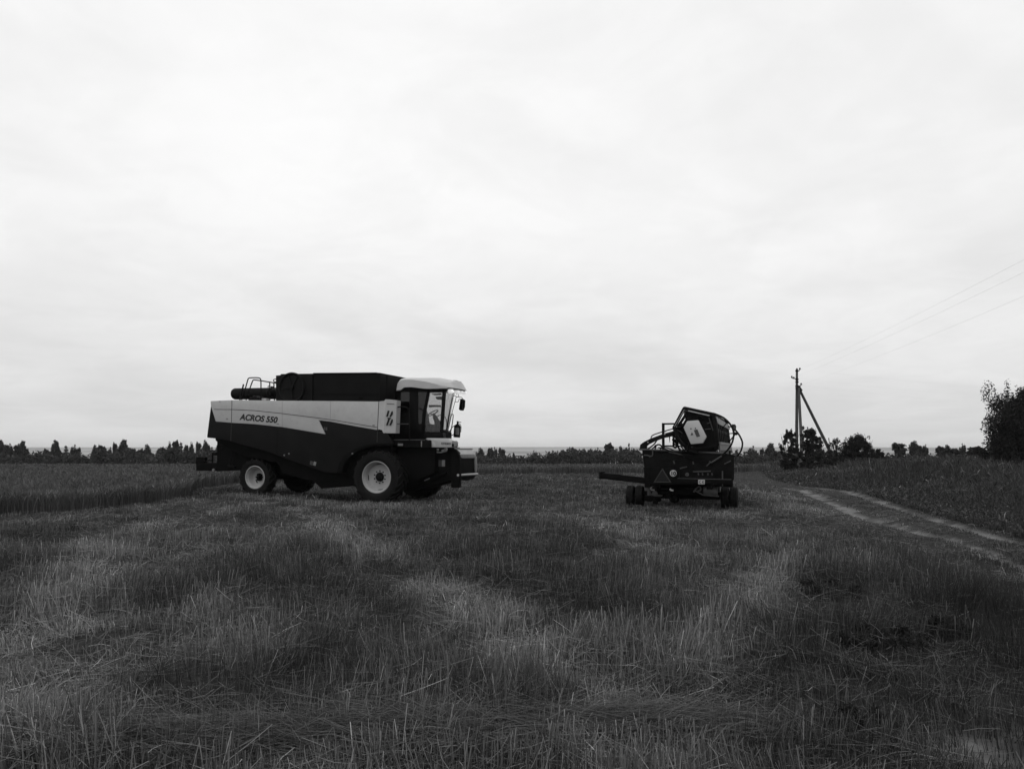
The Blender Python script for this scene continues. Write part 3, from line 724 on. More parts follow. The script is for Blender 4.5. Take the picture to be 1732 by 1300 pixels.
# -- header body: the trough, end wall nearest to the camera
end = [(1086, 760.5), (1110, 761.8), (1160, 763.6), (1224, 766.3), (1241.5, 769), (1242, 800), (1241, 812), (1150, 812), (1146, 806), (1134, 792), (1091, 803), (1090, 791), (1087.8, 775)]
ev = poly(end, .10)
m = MB(); m.prism(ev, shift(ev, .16)); body = m.build('end_wall', M['hdark'], hdr, .006)
ew = poly([(1086, 760.5), (1110, 761.8), (1160, 763.6), (1214, 766), (1216, 790), (1210, 808), (1146, 806), (1134, 792), (1091, 803), (1087.8, 775)], .10)
m = MB(); m.prism(shift(ew, LEN), shift(ew, LEN - .06)); m.build('end_wall', M['hdark'], hdr)
# back wall and floor of the trough along the whole length
xs = lambda px, py: A(px, py, .1)
m = MB()
tr = [xs(1213, 768), xs(1216, 790), xs(1210, 808), xs(1160, 810), xs(1110, 800), xs(1094, 782), xs(1088, 764)]
inner = [p + (Vector((xs(1160, 780).x, p.y, xs(1160, 780).z)) - p).normalized() * .06 for p in tr]
for k in range(len(tr) - 1):
    q = [tr[k], tr[k + 1], inner[k + 1], inner[k]]; m.prism(shift(q, .16), shift(q, LEN - .06))
m.build('trough', M['hdark'], hdr)
m = MB()
m.tube([A(1081, 759.8, .08), A(1104, 760.6, .08), A(1160, 763.2, .08), A(1226, 766.6, .08)], .028, 8)
m.build('end_wall_rim', M['hedge_metal'], body)
m = MB()
for pts in ([(1089, 769.6), (1097, 770), (1099.4, 772.5)], [(1104, 762), (1104, 771), (1098, 771.4)], [(1131, 764), (1149, 767.5), (1158, 772)]):
    m.tube([A(p[0], p[1], .06) for p in pts], .02, 6, 1)
for pts in ([(1139, 779), (1141, 784)], [(1172, 780), (1173, 785)], [(1150, 792), (1162, 789)], [(1172, 797.5), (1202, 796.6)]):
    m.tube([A(p[0], p[1], .06) for p in pts], .022, 6)
m.build('wall_fitting', M['hedge_metal'], body)
m = MB(); m.tube([A(1199.6, 780, .02), A(1203, 782.2, .02), A(1221, 771, .02)], .026, 8); m.tube([A(1225, 784.5, .02), A(1236, 779, .02)], .018, 6); m.tube([A(1195, 788, .02), A(1201, 782, .02)], .02, 6)
m.build('stay_rod', M['hedge_metal'], body)
m = MB()
for k in range(9):
    a = random.uniform(1112, 1200); b_ = random.uniform(770, 786); m.tube([A(a, b_, .04), A(a + random.uniform(6, 16), b_ + random.uniform(-4, 7), .02), A(a + random.uniform(18, 34), b_ + random.uniform(-3, 10), .04)], .014, 6, 1)
m.build('hydraulic_hose', M['black'], body)
# long wing sheet along the right hand side of the trough
p0, p1 = A(1226, 766, .15), A(1244, 770.2, .15)
m = MB(); q = [p0, p1, p1 - Vector((.02, 0, .05)), p0 - Vector((0, 0, .05))]; m.prism(shift(q, .1), shift(q, 1.2)); m.build('wing_sheet', M['hdark'], hdr)

# -- reel: five sided ends, bats with tines along its length
penta = [(1157.5, 689.8), (1207.4, 700.6), (1213.4, 752.5), (1166, 764), (1139.6, 723.8)]
RY0, RY1 = .02, LEN - .3
rp = poly(penta, RY0)
reel = empty('reel', hdr)
def ring_frame(y, w, mb):
    for k in range(5):
        a, b = rp[k].copy(), rp[(k + 1) % 5].copy(); a.y = b.y = y
        mb.bar(a, b, .05, w, (0, 0, 1))
m = MB(); ring_frame(RY0, .10, m); m.build('end_frame', M['hdark'], reel, .006)
m = MB()
for y in (RY1 * .33, RY1 * .66, RY1): ring_frame(y, .07, m)
m.build('inner_frame', M['hdark'], reel)
m = MB(); a, b = A(1164, 694.3, -.04), A(1200, 702.6, -.04); m.bar(a, b, .02, .03); a, b = A(1157.6, 692.4, -.04), A(1140.6, 721.4, -.04); m.bar(a, b, .014, .014); m.build('frame_edge', M['galv'], reel)
plate = [(1159, 695), (1206, 704), (1212, 767), (1166, 766), (1152, 741), (1144, 728), (1153, 719), (1159, 709)]
pv = poly(plate, .12); m = MB(); m.prism(pv, shift(pv, .15)); m.build('dark_backing', M['hdark'], reel)  # added dark sheet standing in for the dim reel interior full of tines
m = MB(); m.tube([A(1146, 722, .1), A(1160, 701, .1)], .045, 8); m.tube([A(1141, 725, .05), A(1156, 720, .05), A(1160, 722, .05)], .04, 8); m.tube([A(1150, 716, .05), A(1154.4, 720, .05)], .06, 8)
m.tube([A(1178, 703, .08), A(1192, 704.6, .08), A(1186, 711, .08), A(1180, 707, .08)], .022, 6, 1); m.tube([A(1168.4, 699.6, .08), A(1170, 704.5, .08)], .03, 6)
m.build('spider_arm', M['black'], reel)
hexa = [(1162.2, 711.8), (1181.2, 710.3), (1194.9, 738.3), (1188.8, 749.3), (1168.5, 751.0), (1156.0, 722.7)]
hv = poly(hexa, -.16); m = MB(); m.prism(hv, shift(hv, .0)); shield = m.build('end_shield', M['white2'], reel, .025)
def splate(pts, mat, nm):
    v = poly(pts, -.166); m = MB(); m.prism(v, shift(v, -.15)); m.build(nm, M[mat], shield)
splate([(1173.4, 727.2), (1179.6, 725.8), (1184.2, 737.4), (1178.4, 739.2)], 'dimgrey', 'instruction_label')
splate([(1170.2, 730.6), (1167.9, 736), (1173.0, 735.2)], 'dimgrey', 'warning_triangle')
for (x, y) in ((1168.6, 724.8), (1176.2, 724.2)):
    m = MB(); c = A(x, y, -.165); m.lathe([(0, -.012), (.02, -.01), (.022, .01)], c, 10); m.build('shield_bolt', M['ink'], shield)
# bats
cen = sum((p for p in rp), Vector()) / 5
for k in range(5):
    a = rp[k]; bat = MB(); bat.tube([(a.x, RY0, a.z), (a.x, RY1, a.z)], .045, 8); bo = bat.build('bat', M['hdark'], reel)
    m = MB(); n_t = 52
    out = (a - cen).normalized()
    tdir = Vector((out.x * .2 + (.25 if k in (1, 2) else 0), 0, -1.0)).normalized()
    for i in range(n_t):
        y = .2 + (RY1 - .3) * i / (n_t - 1)
        m.tube([Vector((a.x, y, a.z)), Vector((a.x, y, a.z)) + tdir * .14 + out * .02, Vector((a.x, y, a.z)) + tdir * .30], .011, 4)
    m.build('tines', M['steel' if k in (1, ) else 'hedge_metal'], bo)
m = MB(); m.tube([(cen.x, 0, cen.z), (cen.x, RY1, cen.z)], .16, 16); m.build('reel_shaft', M['hdark'], reel)
# windings and slatted cover on the right-hand side of the reel
a, b = rp[1], rp[2]
m = MB()
for i in range(8):
    y = .5 + i * 1.0; p = a.lerp(b, .05); q = a.lerp(b, .95); m.bar((p.x + .02, y, p.z), (q.x + .02, y, q.z), .05, .18, (0, 1, 0))
m.bar((a.lerp(b, .5).x, .1, a.lerp(b, .5).z), (a.lerp(b, .5).x, RY1, a.lerp(b, .5).z), .05, .10)
m.build('reel_slats', M['hdark'], reel)
m = MB(); p0 = A(1214, 749, .1); p1 = A(1216, 765, .1)
m.prism([p0, p1, p1 + Vector((.05, 0, 0)), p0 + Vector((.05, 0, 0))], [p + Vector((0, LEN - .5, .0)) for p in (p0, p1, p1 + Vector((.05, 0, 0)), p0 + Vector((.05, 0, 0)))])
m.build('side_sheet', paint('side_sheet', .06, .5, .2, .25, 3.0, dust=.3, dustv=.12), hdr)
m = MB(); m.bar(p0 + Vector((.06, 0, 0)), p0 + Vector((.06, LEN - .5, 0)), .05, .07); m.build('sheet_edge', M['grey'], hdr)
# bent carrying arm on the left and the frame behind it
arm = [(1081.5, 759.5), (1082.6, 752), (1088, 747.6), (1100, 741.4), (1122, 733.2), (1141, 728), (1150, 727), (1152, 735), (1140, 736.6), (1122, 740.5), (1107, 746), (1097, 751), (1093.6, 754), (1093.2, 759.8)]
hspan(arm, .12, .30, 'carrying_arm', 'hdark')
m = MB()
for (x, y) in ((1095.8, 747.6), (1124.4, 733.8), (1125.8, 729.8)): m.lathe([(0, -.012), (.02, -.01), (.022, .01)], A(x, y, .115), 10)
m.build('arm_bolt', M['galv'], hdr)
fy = .9
m = MB()
for pts in ([(1119.6, 715.2), (1123.6, 715.2), (1123.6, 762), (1119.6, 762)], [(1119.6, 715.2), (1141, 714.9), (1141, 717.6), (1119.6, 718)], [(1123, 752.6), (1138, 752.8), (1138, 755.4), (1123, 755.2)], [(1137.4, 738), (1140.6, 738), (1140.6, 756), (1137.4, 756)], [(1131.3, 738), (1133, 738), (1132.4, 748)]):
    v = poly(pts, fy); m.prism(v, shift(v, fy + .1))
m.build('stand_frame', M['hdark'], hdr, .004)
def hose(name, pts, y, r_=.022, sm=2, parent=hdr, mat='black'):
    m = MB(); m.tube([A(p[0], p[1], p[2] if len(p) > 2 else y) for p in pts], r_, 8, sm); return m.build(name, M[mat], parent)
hose('hose', [(1101, 742, .2), (1101.6, 737.6), (1106, 734.6), (1116, 731.4), (1128, 727.6), (1144, 723.4), (1158, 716)], .4, .018)
hose('hose', [(1103, 736.5), (1112, 732.0), (1124, 729), (1136, 725.4)], .5, .012)
hose('hose', [(1094.8, 759.6), (1101, 755.5), (1107, 750.6), (1111.6, 743.2), (1113, 740)], .15, .022)
hose('hose', [(1108, 760), (1108.6, 754.5), (1112, 751.4), (1117, 752), (1120.4, 756)], .4, .025)
hose('hose', [(1102, 760), (1105.6, 756.6), (1109.4, 752)], .1, .02)
hose('hose', [(1140, 734), (1146, 742), (1152, 750), (1158, 754)], .0, .05)
hose('hose', [(1146, 736), (1154, 748), (1162, 756)], -.02, .06)
hose('hose', [(1138, 741), (1146, 753), (1150, 762)], .05, .025)
m = MB(); m.tube([A(1147, 741, -.06), A(1157, 754, -.06)], .075, 12); m.tube([A(1157, 754, -.06), A(1162, 760, -.06)], .04, 10); m.lathe([(.05, -.06), (.09, -.05), (.09, .05)], A(1147, 740.6, -.04), 14); m.build('hydraulic_cylinder', M['black'], hdr)
m = MB()
for k in range(10):
    a = random.uniform(1138, 1162); b_ = random.uniform(728, 758); m.tube([A(a, b_, random.uniform(0, .3)), A(a + random.uniform(-3, 6), b_ + random.uniform(2, 7), .1), A(a + random.uniform(-2, 12), b_ + random.uniform(5, 14), .2)], random.uniform(.015, .03), 6, 1)
m.build('hose_bundle', M['black'], hdr)
m = MB()
for k in range(16):
    a = random.uniform(1088, 1205); b_ = random.uniform(755, 763); yy = random.uniform(-.05, .5)
    m.tube([A(a, b_, yy), A(a + random.uniform(4, 12), b_ + random.uniform(-6, 4), yy - .1), A(a + random.uniform(12, 26), b_ + random.uniform(-2, 9), yy)], random.uniform(.012, .026), 6, 1)
for (x, y) in ((1162, 756), (1184, 757), (1203, 752), (1176, 762)): m.box(A(x, y, .05), (random.uniform(.1, .3), .08, random.uniform(.05, .14)), Matrix.Rotation(random.uniform(-.6, .6), 3, 'Y'))
m.build('hose_tangle', M['hdark'], hdr)
m = MB()
for (x0_, y0_, x1_, y1_) in ((1196, 716, 1203, 714), (1192, 726, 1202, 725), (1199, 706, 1206, 728), (1146, 727, 1154, 732), (1142, 733, 1150, 742), (1169, 756, 1186, 759)):
    m.tube([A(x0_, y0_, .08), A(x1_, y1_, .08)], .016, 6)
m.build('reel_strut', M['dimgrey'], reel)
# big hose loops, bracket and lamp on the right
hose('hose_loop', [(1207, 699), (1214.7, 701.8), (1224, 706), (1233, 714), (1239.4, 724), (1241.6, 734), (1239, 748), (1232, 760), (1222, 769), (1206, 781)], .05, .028)
hose('hose_loop', [(1243, 726), (1249, 733), (1254.4, 743), (1256.2, 750), (1254.4, 760), (1250, 768), (1246.4, 771.4)], .05, .026)
m = MB(); v = poly([(1224.4, 706.8), (1229, 709.6), (1233.6, 715.4), (1229, 716.4), (1226, 713.6)], .06); m.prism(v, shift(v, .12)); m.build('hose_clamp', M['black'], hdr)
m = MB(); m.tube([A(1229, 711, .3), A(1238, 720, .3)], .016, 6); m.tube([A(1219, 728, .3), A(1229, 715, .3)], .016, 6); m.tube([A(1231, 721, .3), A(1238.4, 722, .3)], .02, 6); m.tube([A(1230, 733.4, .3), A(1240, 732.4, .3)], .016, 6)
m.tube([A(1232, 748, .3), A(1246, 731.5, .3)], .02, 6); m.build('lamp_bracket', M['black'], hdr)
v = poly([(1237.6, 717), (1243.4, 717.4), (1245, 720), (1244.6, 728.8), (1239.6, 729)], .22); m = MB(); m.prism(v, shift(v, .36)); lb = m.build('rear_lamp', M['black'], hdr, .02)
v = poly([(1240.6, 720), (1243.8, 720.4), (1243.6, 727), (1241, 727)], .212); m = MB(); m.prism(v, shift(v, .23)); m.build('lens', M['dimgrey'], lb)
hspan([(1239, 728.6), (1249, 732.6), (1246, 736), (1240.4, 734)], .2, .32, 'lamp_arm', 'black')
m = MB(); m.tube([A(1234.4, 762, .3), A(1234.4, 770, .3)], .03, 8); m.build('edge_post', M['black'], hdr)

# ------------------------------------------------------------------ ground
def sst(a, b, x):
    t = np.clip((np.asarray(x, float) - a) / (b - a), 0, 1); return t * t * (3 - 2 * t)
def vnoise(x, y, s, seed=0):
    x = np.asarray(x, float) / s; y = np.asarray(y, float) / s
    xi = np.floor(x).astype(np.int64); yi = np.floor(y).astype(np.int64); fx = x - xi; fy = y - yi
    def h(a, b):
        v = (a * 374761393 + b * 668265263 + seed * 1442695041) & 0xffffffff
        v = ((v ^ (v >> 13)) * 1274126177) & 0xffffffff
        return ((v ^ (v >> 16)) & 0xffff) / 65535.0
    u = fx * fx * (3 - 2 * fx); w = fy * fy * (3 - 2 * fy)
    return (h(xi, yi) * (1 - u) + h(xi + 1, yi) * u) * (1 - w) + (h(xi, yi + 1) * (1 - u) + h(xi + 1, yi + 1) * u) * w
def fbm(x, y, s, seed=0, o=3):
    t = 0; a = 1; n = 0
    for k in range(o): t = t + a * vnoise(x, y, s / 2 ** k, seed + k * 17); n += a; a *= .55
    return t / n
RUT_R = [G(*p) for p in ((1392, 825.6), (1401, 826.2), (1437, 830.5), (1470.5, 841), (1504, 852), (1540, 863), (1573, 874), (1614.6, 885), (1656, 896), (1692, 906), (1760, 921), (1850, 945))]
RUT_L = [G(*p) for p in ((1330, 824), (1365, 831), (1390, 841), (1415, 852), (1448, 866), (1487, 878), (1531, 891), (1573, 900.5), (1620, 908), (1656, 922), (1700, 941), (1732, 951), (1790, 974))]
def dist_poly(x, y, pts):
    x = np.asarray(x, float); y = np.asarray(y, float); best = np.full(x.shape, 1e9)
    for (ax_, ay_), (bx_, by_) in zip(pts, pts[1:]):
        dx, dy = bx_ - ax_, by_ - ay_; L = dx * dx + dy * dy
        t = np.clip(((x - ax_) * dx + (y - ay_) * dy) / L, 0, 1)
        best = np.minimum(best, np.hypot(x - ax_ - t * dx, y - ay_ - t * dy))
    return best
rr = sorted([(p[1], p[0]) for p in RUT_R]); RR_Y = np.array([p[0] for p in rr]); RR_X = np.array([p[1] for p in rr])
def rut_x(y):
    y = np.asarray(y, float)
    v = np.interp(y, RR_Y, RR_X)
    far = np.interp(y, [RR_Y[-1], 40, 46, 52, 60, 70], [RR_X[-1], 14.4, 15.4, 16.9, 19.2, 22])
    near = RR_X[0] + (RR_Y[0] - y) * -.25
    return np.where(y > RR_Y[-1], far, np.where(y < RR_Y[0], near, v))
def zg(x, y):
    x = np.asarray(x, float); y = np.asarray(y, float)
    z = .06 * (fbm(x, y, 3.0, 5) - .5) * sst(90, 60, y)
    z = z + .18 * sst(-5, -11, x) * sst(19, 27, y) * sst(48, 38, y)
    e = x - rut_x(y)
    z = z + .10 * sst(.4, 9, e) * sst(9, 15, y) * sst(95, 75, y)
    z = z - .10 * np.exp(-(dist_poly(x, y, RUT_L) / .30) ** 2) - .10 * np.exp(-(dist_poly(x, y, RUT_R) / .28) ** 2)
    z = z - 7.0 * sst(74, 150, y) - 20 * sst(150, 1300, y)
    ridge = 46 + 7 * (fbm(x, y * .3, 2600, 9) - .5)
    z = z + ridge * sst(2800, 5600, y)
    return z
ys = np.concatenate([np.linspace(-60, 2, 16), np.linspace(2.6, 48, 210), np.linspace(48.5, 110, 70), np.geomspace(112, 9000, 70)])
us = np.linspace(-1, 1, 301); us = np.sign(us) * np.abs(us) ** 1.15
Y, U = np.meshgrid(ys, us, indexing='ij'); X = U * (26 + np.maximum(Y, 0) * .95)
Z = zg(X, Y)
def fast_mesh(name, co, nper, faces, mats, shade=None, smooth=False):
    """co (n,3); faces (m,nper) vertex numbers"""
    me = bpy.data.meshes.new(name)
    me.vertices.add(len(co)); me.vertices.foreach_set('co', np.ascontiguousarray(co, dtype=np.float32).ravel())
    m_ = len(faces)
    me.loops.add(m_ * nper); me.loops.foreach_set('vertex_index', np.ascontiguousarray(faces, dtype=np.int32).ravel())
    me.polygons.add(m_); me.polygons.foreach_set('loop_start', np.arange(0, m_ * nper, nper, dtype=np.int32))
    if smooth: me.polygons.foreach_set('use_smooth', np.ones(m_, dtype=bool))
    me.update(calc_edges=True)
    if shade is not None:
        at = me.attributes.new('shade', 'FLOAT', 'POINT'); at.data.foreach_set('value', np.ascontiguousarray(shade, dtype=np.float32))
    me.materials.append(mats)
    return me
ny, nx = Y.shape
idx = np.arange(ny * nx).reshape(ny, nx)
fc = np.stack([idx[:-1, :-1], idx[:-1, 1:], idx[1:, 1:], idx[1:, :-1]], -1).reshape(-1, 4)
# bare earth of the wheel tracks
dl, dr = dist_poly(X, Y, RUT_L), dist_poly(X, Y, RUT_R)
def bare(x, y):
    n = fbm(x, y, 1.1, 31)
    wob = .35 + 1.1 * n
    w = .17 + .006 * np.maximum(y - 12, 0)
    b = np.maximum(sst(1.0, .45, dist_poly(x, y, RUT_L) / (w * wob * 1.25)), sst(1.0, .45, dist_poly(x, y, RUT_R) / (w * wob * 1.1)))
    c = sst(1.5, .5, np.hypot((x - 3.15) / .62, (y - 4.72) / .34)) * sst(.30, .48, n)
    return np.maximum(b * (.30 + .70 * sst(.36, .52, fbm(x, y, .42, 33, 2))), c * .8)
def swath(x, y):
    """0 green regrowth .. 1 pale straw: the straw swaths lie where the harvester dropped them"""
    n = fbm(x, y * .6, 3.2, 3) * .5 + fbm(x, y * .8, .8, 8) * .5
    s = .06 + sst(.36, .68, n) * .44
    for pts, w, k in SW:
        s = s + k * np.exp(-(dist_poly(x, y, pts) / w) ** 2) * sst(.22, .62, fbm(x, y, 1.0, 21)) * 1.15
    for (px, py), w, k in DK:
        gx, gy = G(px, py); s = s - k * np.exp(-((x - gx) ** 2 + ((y - gy) * .7) ** 2) / w ** 2)
    return np.clip(s, 0, 1)
SW = [([G(*p) for p in ((-20, 1260), (30, 1160), (90, 1080), (130, 1010), (165, 950), (215, 905), (300, 880), (420, 858))], .62, .85),
      ([G(*p) for p in ((400, 1130), (370, 1080), (345, 1045), (330, 1005))], .42, .55),
      ([G(*p) for p in ((500, 862), (560, 895), (620, 935), (690, 978), (760, 1010), (810, 1050), (860, 1095), (890, 1130))], .46, .9),
      ([G(*p) for p in ((980, 872), (1060, 880), (1180, 880), (1250, 872))], 1.1, .6),
      ([G(*p) for p in ((1020, 890), (1090, 915), (1180, 945))], .7, .5),
      ([G(*p) for p in ((1150, 1140), (1220, 1070), (1270, 1010), (1305, 965), (1360, 930))], .42, .65),
      ([G(*p) for p in ((1250, 830), (1330, 845), (1400, 870))], 1.4, .4),
      ([G(*p) for p in ((420, 848), (560, 856), (700, 862))], 1.2, .45),
      ([G(*p) for p in ((120, 880), (240, 868), (330, 858))], .9, .45),
      ([G(*p) for p in ((1000, 1270), (1070, 1220), (1130, 1240))], .32, .5)]
DK = [((60, 960), .8, .5), ((240, 1150), .45, .35), ((500, 1150), .5, .3), ((1480, 1080), .55, .8), ((1400, 990), .8, .5), ((1560, 1180), .8, .5), ((1650, 1060), 1.0, .5)]

def zone_right(x, y): return x - rut_x(y)                    # metres to the right of the far wheel track
CROP = np.array([(-26, 17.0), G(-60, 880), G(0, 874), G(139, 867), G(208, 861.6), G(266, 857), G(296, 855), (-11.6, 27.5), (-13.4, 33), (-13.0, 38), (-10, 46), (-6, 54), (-2.6, 58.2), (3, 59.2), (9, 59.8), (15, 61), (19.5, 64), (24, 70), (24, 73), (-75, 73), (-75, 17.0)])
def inside(x, y, pg):
    c = np.zeros(np.shape(x), bool); n = len(pg)
    for i in range(n):
        x1, y1 = pg[i]; x2, y2 = pg[(i + 1) % n]
        if y1 == y2: continue
        k = ((y1 > y) != (y2 > y)) & (x < (x2 - x1) * (y - y1) / (y2 - y1) + x1); c ^= k
    return c
def crop_edge(x, y): return .5 * (fbm(x, y, 1.6, 66) - .5) +  dist_poly(x, y, [tuple(p) for p in CROP[1:17]])

gm, nt, out = nodes_of('field_soil')
p = nt.nodes.new('ShaderNodeBsdfPrincipled'); nt.links.new(p.outputs[0], out.inputs[0]); p.inputs['Roughness'].default_value = .95; p.inputs['Specular IOR Level'].default_value = .05
geo = nt.nodes.new('ShaderNodeNewGeometry')
def gnoise(sc, lo, hi, a, b, stretch=None):
    n = nt.nodes.new('ShaderNodeTexNoise'); n.inputs['Scale'].default_value = sc; n.inputs['Detail'].default_value = 7; n.inputs['Roughness'].default_value = .7
    if stretch:
        mp = nt.nodes.new('ShaderNodeMapping'); mp.inputs['Scale'].default_value = stretch; nt.links.new(geo.outputs['Position'], mp.inputs[0]); nt.links.new(mp.outputs[0], n.inputs['Vector'])
    else: nt.links.new(geo.outputs['Position'], n.inputs['Vector'])
    r = nt.nodes.new('ShaderNodeMapRange'); r.inputs[1].default_value = lo; r.inputs[2].default_value = hi; r.inputs[3].default_value = a; r.inputs[4].default_value = b
    nt.links.new(n.outputs['Fac'], r.inputs[0]); return r.outputs[0], n
thatch, _ = gnoise(5.0, .35, .7, .014, .044)
soil, sn = gnoise(7.0, .3, .7, .085, .19)
farc, _ = gnoise(.0022, .42, .58, .035, .26, (.35, 1.0, 1.0))
at = nt.nodes.new('ShaderNodeAttribute'); at.attribute_name = 'shade'
mx = nt.nodes.new('ShaderNodeMix'); mx.data_type = 'FLOAT'; nt.links.new(at.outputs['Fac'], mx.inputs[0]); nt.links.new(thatch, mx.inputs[2]); nt.links.new(soil, mx.inputs[3])
sx = nt.nodes.new('ShaderNodeSeparateXYZ'); nt.links.new(geo.outputs['Position'], sx.inputs[0])
fr_ = nt.nodes.new('ShaderNodeMapRange'); fr_.inputs[1].default_value = 160; fr_.inputs[2].default_value = 500; nt.links.new(sx.outputs[1], fr_.inputs[0])
mx2 = nt.nodes.new('ShaderNodeMix'); mx2.data_type = 'FLOAT'; nt.links.new(fr_.outputs[0], mx2.inputs[0]); nt.links.new(mx.outputs[0], mx2.inputs[2]); nt.links.new(farc, mx2.inputs[3])
nt.links.new(mx2.outputs[0], p.inputs['Base Color'])
bp = nt.nodes.new('ShaderNodeBump'); bp.inputs['Strength'].default_value = .7; bp.inputs['Distance'].default_value = .04; nt.links.new(sn.outputs['Fac'], bp.inputs['Height']); nt.links.new(bp.outputs[0], p.inputs['Normal'])
me = fast_mesh('ground', np.stack([X, Y, Z], -1).reshape(-1, 3), 4, fc, gm, bare(X, Y).ravel(), True)
tag(link('ground', me), kind='structure')

# ------------------------------------------------------------------ blades: every stalk, leaf and straw is a narrow strip with a bend
class Blades:
    def __init__(s): s.c = []; s.f = []; s.s = []; s.n = 0
    def add(s, base, tip, bow, w, shade, prof=(1, .85, .25), grad=(1, 1, 1), flat=False):
        n = len(base)
        if n == 0: return
        base = np.asarray(base); tip = np.asarray(tip); bow = np.asarray(bow)
        if flat:
            per = np.stack([-tip[:, 1], tip[:, 0], rng.normal(0, .3, n) * np.hypot(tip[:, 0], tip[:, 1])], -1)
        else:
            a = rng.uniform(-1.1, 1.1, n); per = np.stack([np.cos(a), np.sin(a), np.zeros(n)], -1)
            per -= tip * (per * tip).sum(1, keepdims=True) / (tip * tip).sum(1, keepdims=True)
        per /= np.linalg.norm(per, axis=1, keepdims=True) + 1e-9
        per *= np.asarray(w).reshape(-1, 1) * .5
        L = []
        for t, k in zip((0, .5, 1), prof):
            c = base + tip * t + bow * (4 * t * (1 - t)); L += [c - per * k, c + per * k]
        v = np.stack(L, 1).reshape(-1, 3)
        i = (np.arange(n) * 6)[:, None] + s.n
        f = np.stack([np.concatenate([i, i + 1, i + 3, i + 2], 1), np.concatenate([i + 2, i + 3, i + 5, i + 4], 1)], 1).reshape(-1, 4)
        sh = np.repeat(np.asarray(shade)[:, None], 6, 1) * np.repeat(np.asarray(grad), 2)[None, :]
        s.c.append(v); s.f.append(f); s.s.append(sh.ravel()); s.n += 6 * n
    def build(s, name, mat):
        return fast_mesh(name, np.concatenate(s.c), 4, np.concatenate(s.f), mat, np.concatenate(s.s))
def wedge(d0, d1, n, k=.69, m=1.2):
    d = np.sqrt(rng.uniform(d0 * d0, d1 * d1, n)); x = rng.uniform(-1, 1, n) * (k * d + m); return x, d
QUAL = 1.0
gb = Blades()
# distance band, stalks per square metre, width
for d0, d1, dens, w in ((3.4, 7, 2300, .0052), (7, 11, 1350, .0066), (11, 17, 760, .0088), (17, 27, 330, .0135), (27, 42, 110, .023), (42, 74, 32, .04)):
    area = .69 * (d1 ** 2 - d0 ** 2) + 2.4 * (d1 - d0)
    n = int(area * dens * QUAL)
    x, y = wedge(d0, d1, n)
    e = zone_right(x, y)
    keep = ~inside(x, y, CROP) & (e < 2.5) & (rng.random(n) > bare(x, y) * 1.05) & (rng.random(n) < 1.0)
    keep &= rng.random(n) < .30 + .85 * sst(.34, .60, .6 * fbm(x, y, .5, 101, 2) + .4 * fbm(x, y, 1.6, 103, 2))
    x, y, e = x[keep], y[keep], e[keep]; n = len(x)
    s = swath(x, y); verge = sst(-3.6, -1.6, e); rough = sst(1.2, 2.6, x - .33 * y) * sst(26, 14, y)       # grassy ground towards the track
    z = zg(x, y); b = np.stack([x, y, z - .01], -1)
    hv = (.35 + 1.15 * sst(.25, .75, fbm(x, y, 1.1, 40))) * (1.12 - .60 * sst(8, 19, y)) * (1 - .5 * sst(-4.2, -2.0, e) * sst(8, 10.5, y))
    u = rng.random(n)
    green = np.maximum(verge, rough)
    kind_straw = u < (.20 + .38 * s) * (1 - .85 * green)
    lying = ~kind_straw & (u > .82 - .16 * s + .06 * green)
    gr = ~kind_straw & ~lying
    def up(k, h, lean, w_, sh, prof, bowk):
        m_ = k.sum()
        if not m_: return
        a = rng.uniform(0, 2 * PI, m_); l = np.abs(rng.normal(0, lean, m_))
        # neighbouring stalks lean the same way
        a0 = 2 * PI * fbm(x[k], y[k], .8, 77) * 2; l0 = .34 * sst(.4, .8, fbm(x[k], y[k], .6, 90)) + .06
        t = np.stack([np.cos(a) * l + np.cos(a0) * l0, np.sin(a) * l + np.sin(a0) * l0, np.ones(m_)], -1) * h[:, None]
        bw = np.stack([np.cos(a) * bowk * h, np.sin(a) * bowk * h, np.zeros(m_)], -1) * rng.uniform(-1, .3, m_)[:, None]
        gb.add(b[k], t, bw, w_, sh, prof)
    k = kind_straw; m_ = k.sum()
    up(k, .21 * hv[k] * rng.uniform(.5, 1.35, m_), .19, w * rng.uniform(.7, 1.2, m_), (.050 + .11 * s[k]) * rng.uniform(.4, 1.7, m_) * (1 + 1.1 * (rng.random(m_) > .93)), (1, .95, .8), .03)
    k = gr; m_ = k.sum()
    up(k, (.17 + .06 * green[k] * (y[k] < 30)) * hv[k] * rng.uniform(.5, 1.5, m_) * (1 - .50 * verge[k]), .34, w * rng.uniform(.7, 1.3, m_), (.030 + .052 * s[k] - .006 * green[k]) * rng.uniform(.6, 1.45, m_), (1, .8, .15), .10)
    k = lying; m_ = k.sum()
    if m_:
        a = rng.uniform(0, 2 * PI, m_); L = rng.uniform(.10, .42, m_) * (1 - .4 * green[k]); sl = rng.normal(.04, .16, m_)
        t = np.stack([np.cos(a), np.sin(a), sl], -1) * L[:, None]
        bb = b[k].copy(); bb[:, 2] += rng.uniform(.01, .15, m_) * hv[k]
        bb[:, 2] += np.maximum(-t[:, 2], 0) * .8
        gb.add(bb, t, np.stack([rng.normal(0, .012, m_), rng.normal(0, .012, m_), rng.normal(0, .010, m_)], -1), w * rng.uniform(.7, 1.1, m_), (.060 + .10 * s[k]) * rng.uniform(.5, 1.6, m_) * (1 + 1.0 * (rng.random(m_) > .96)), (1, 1, .8), flat=True)
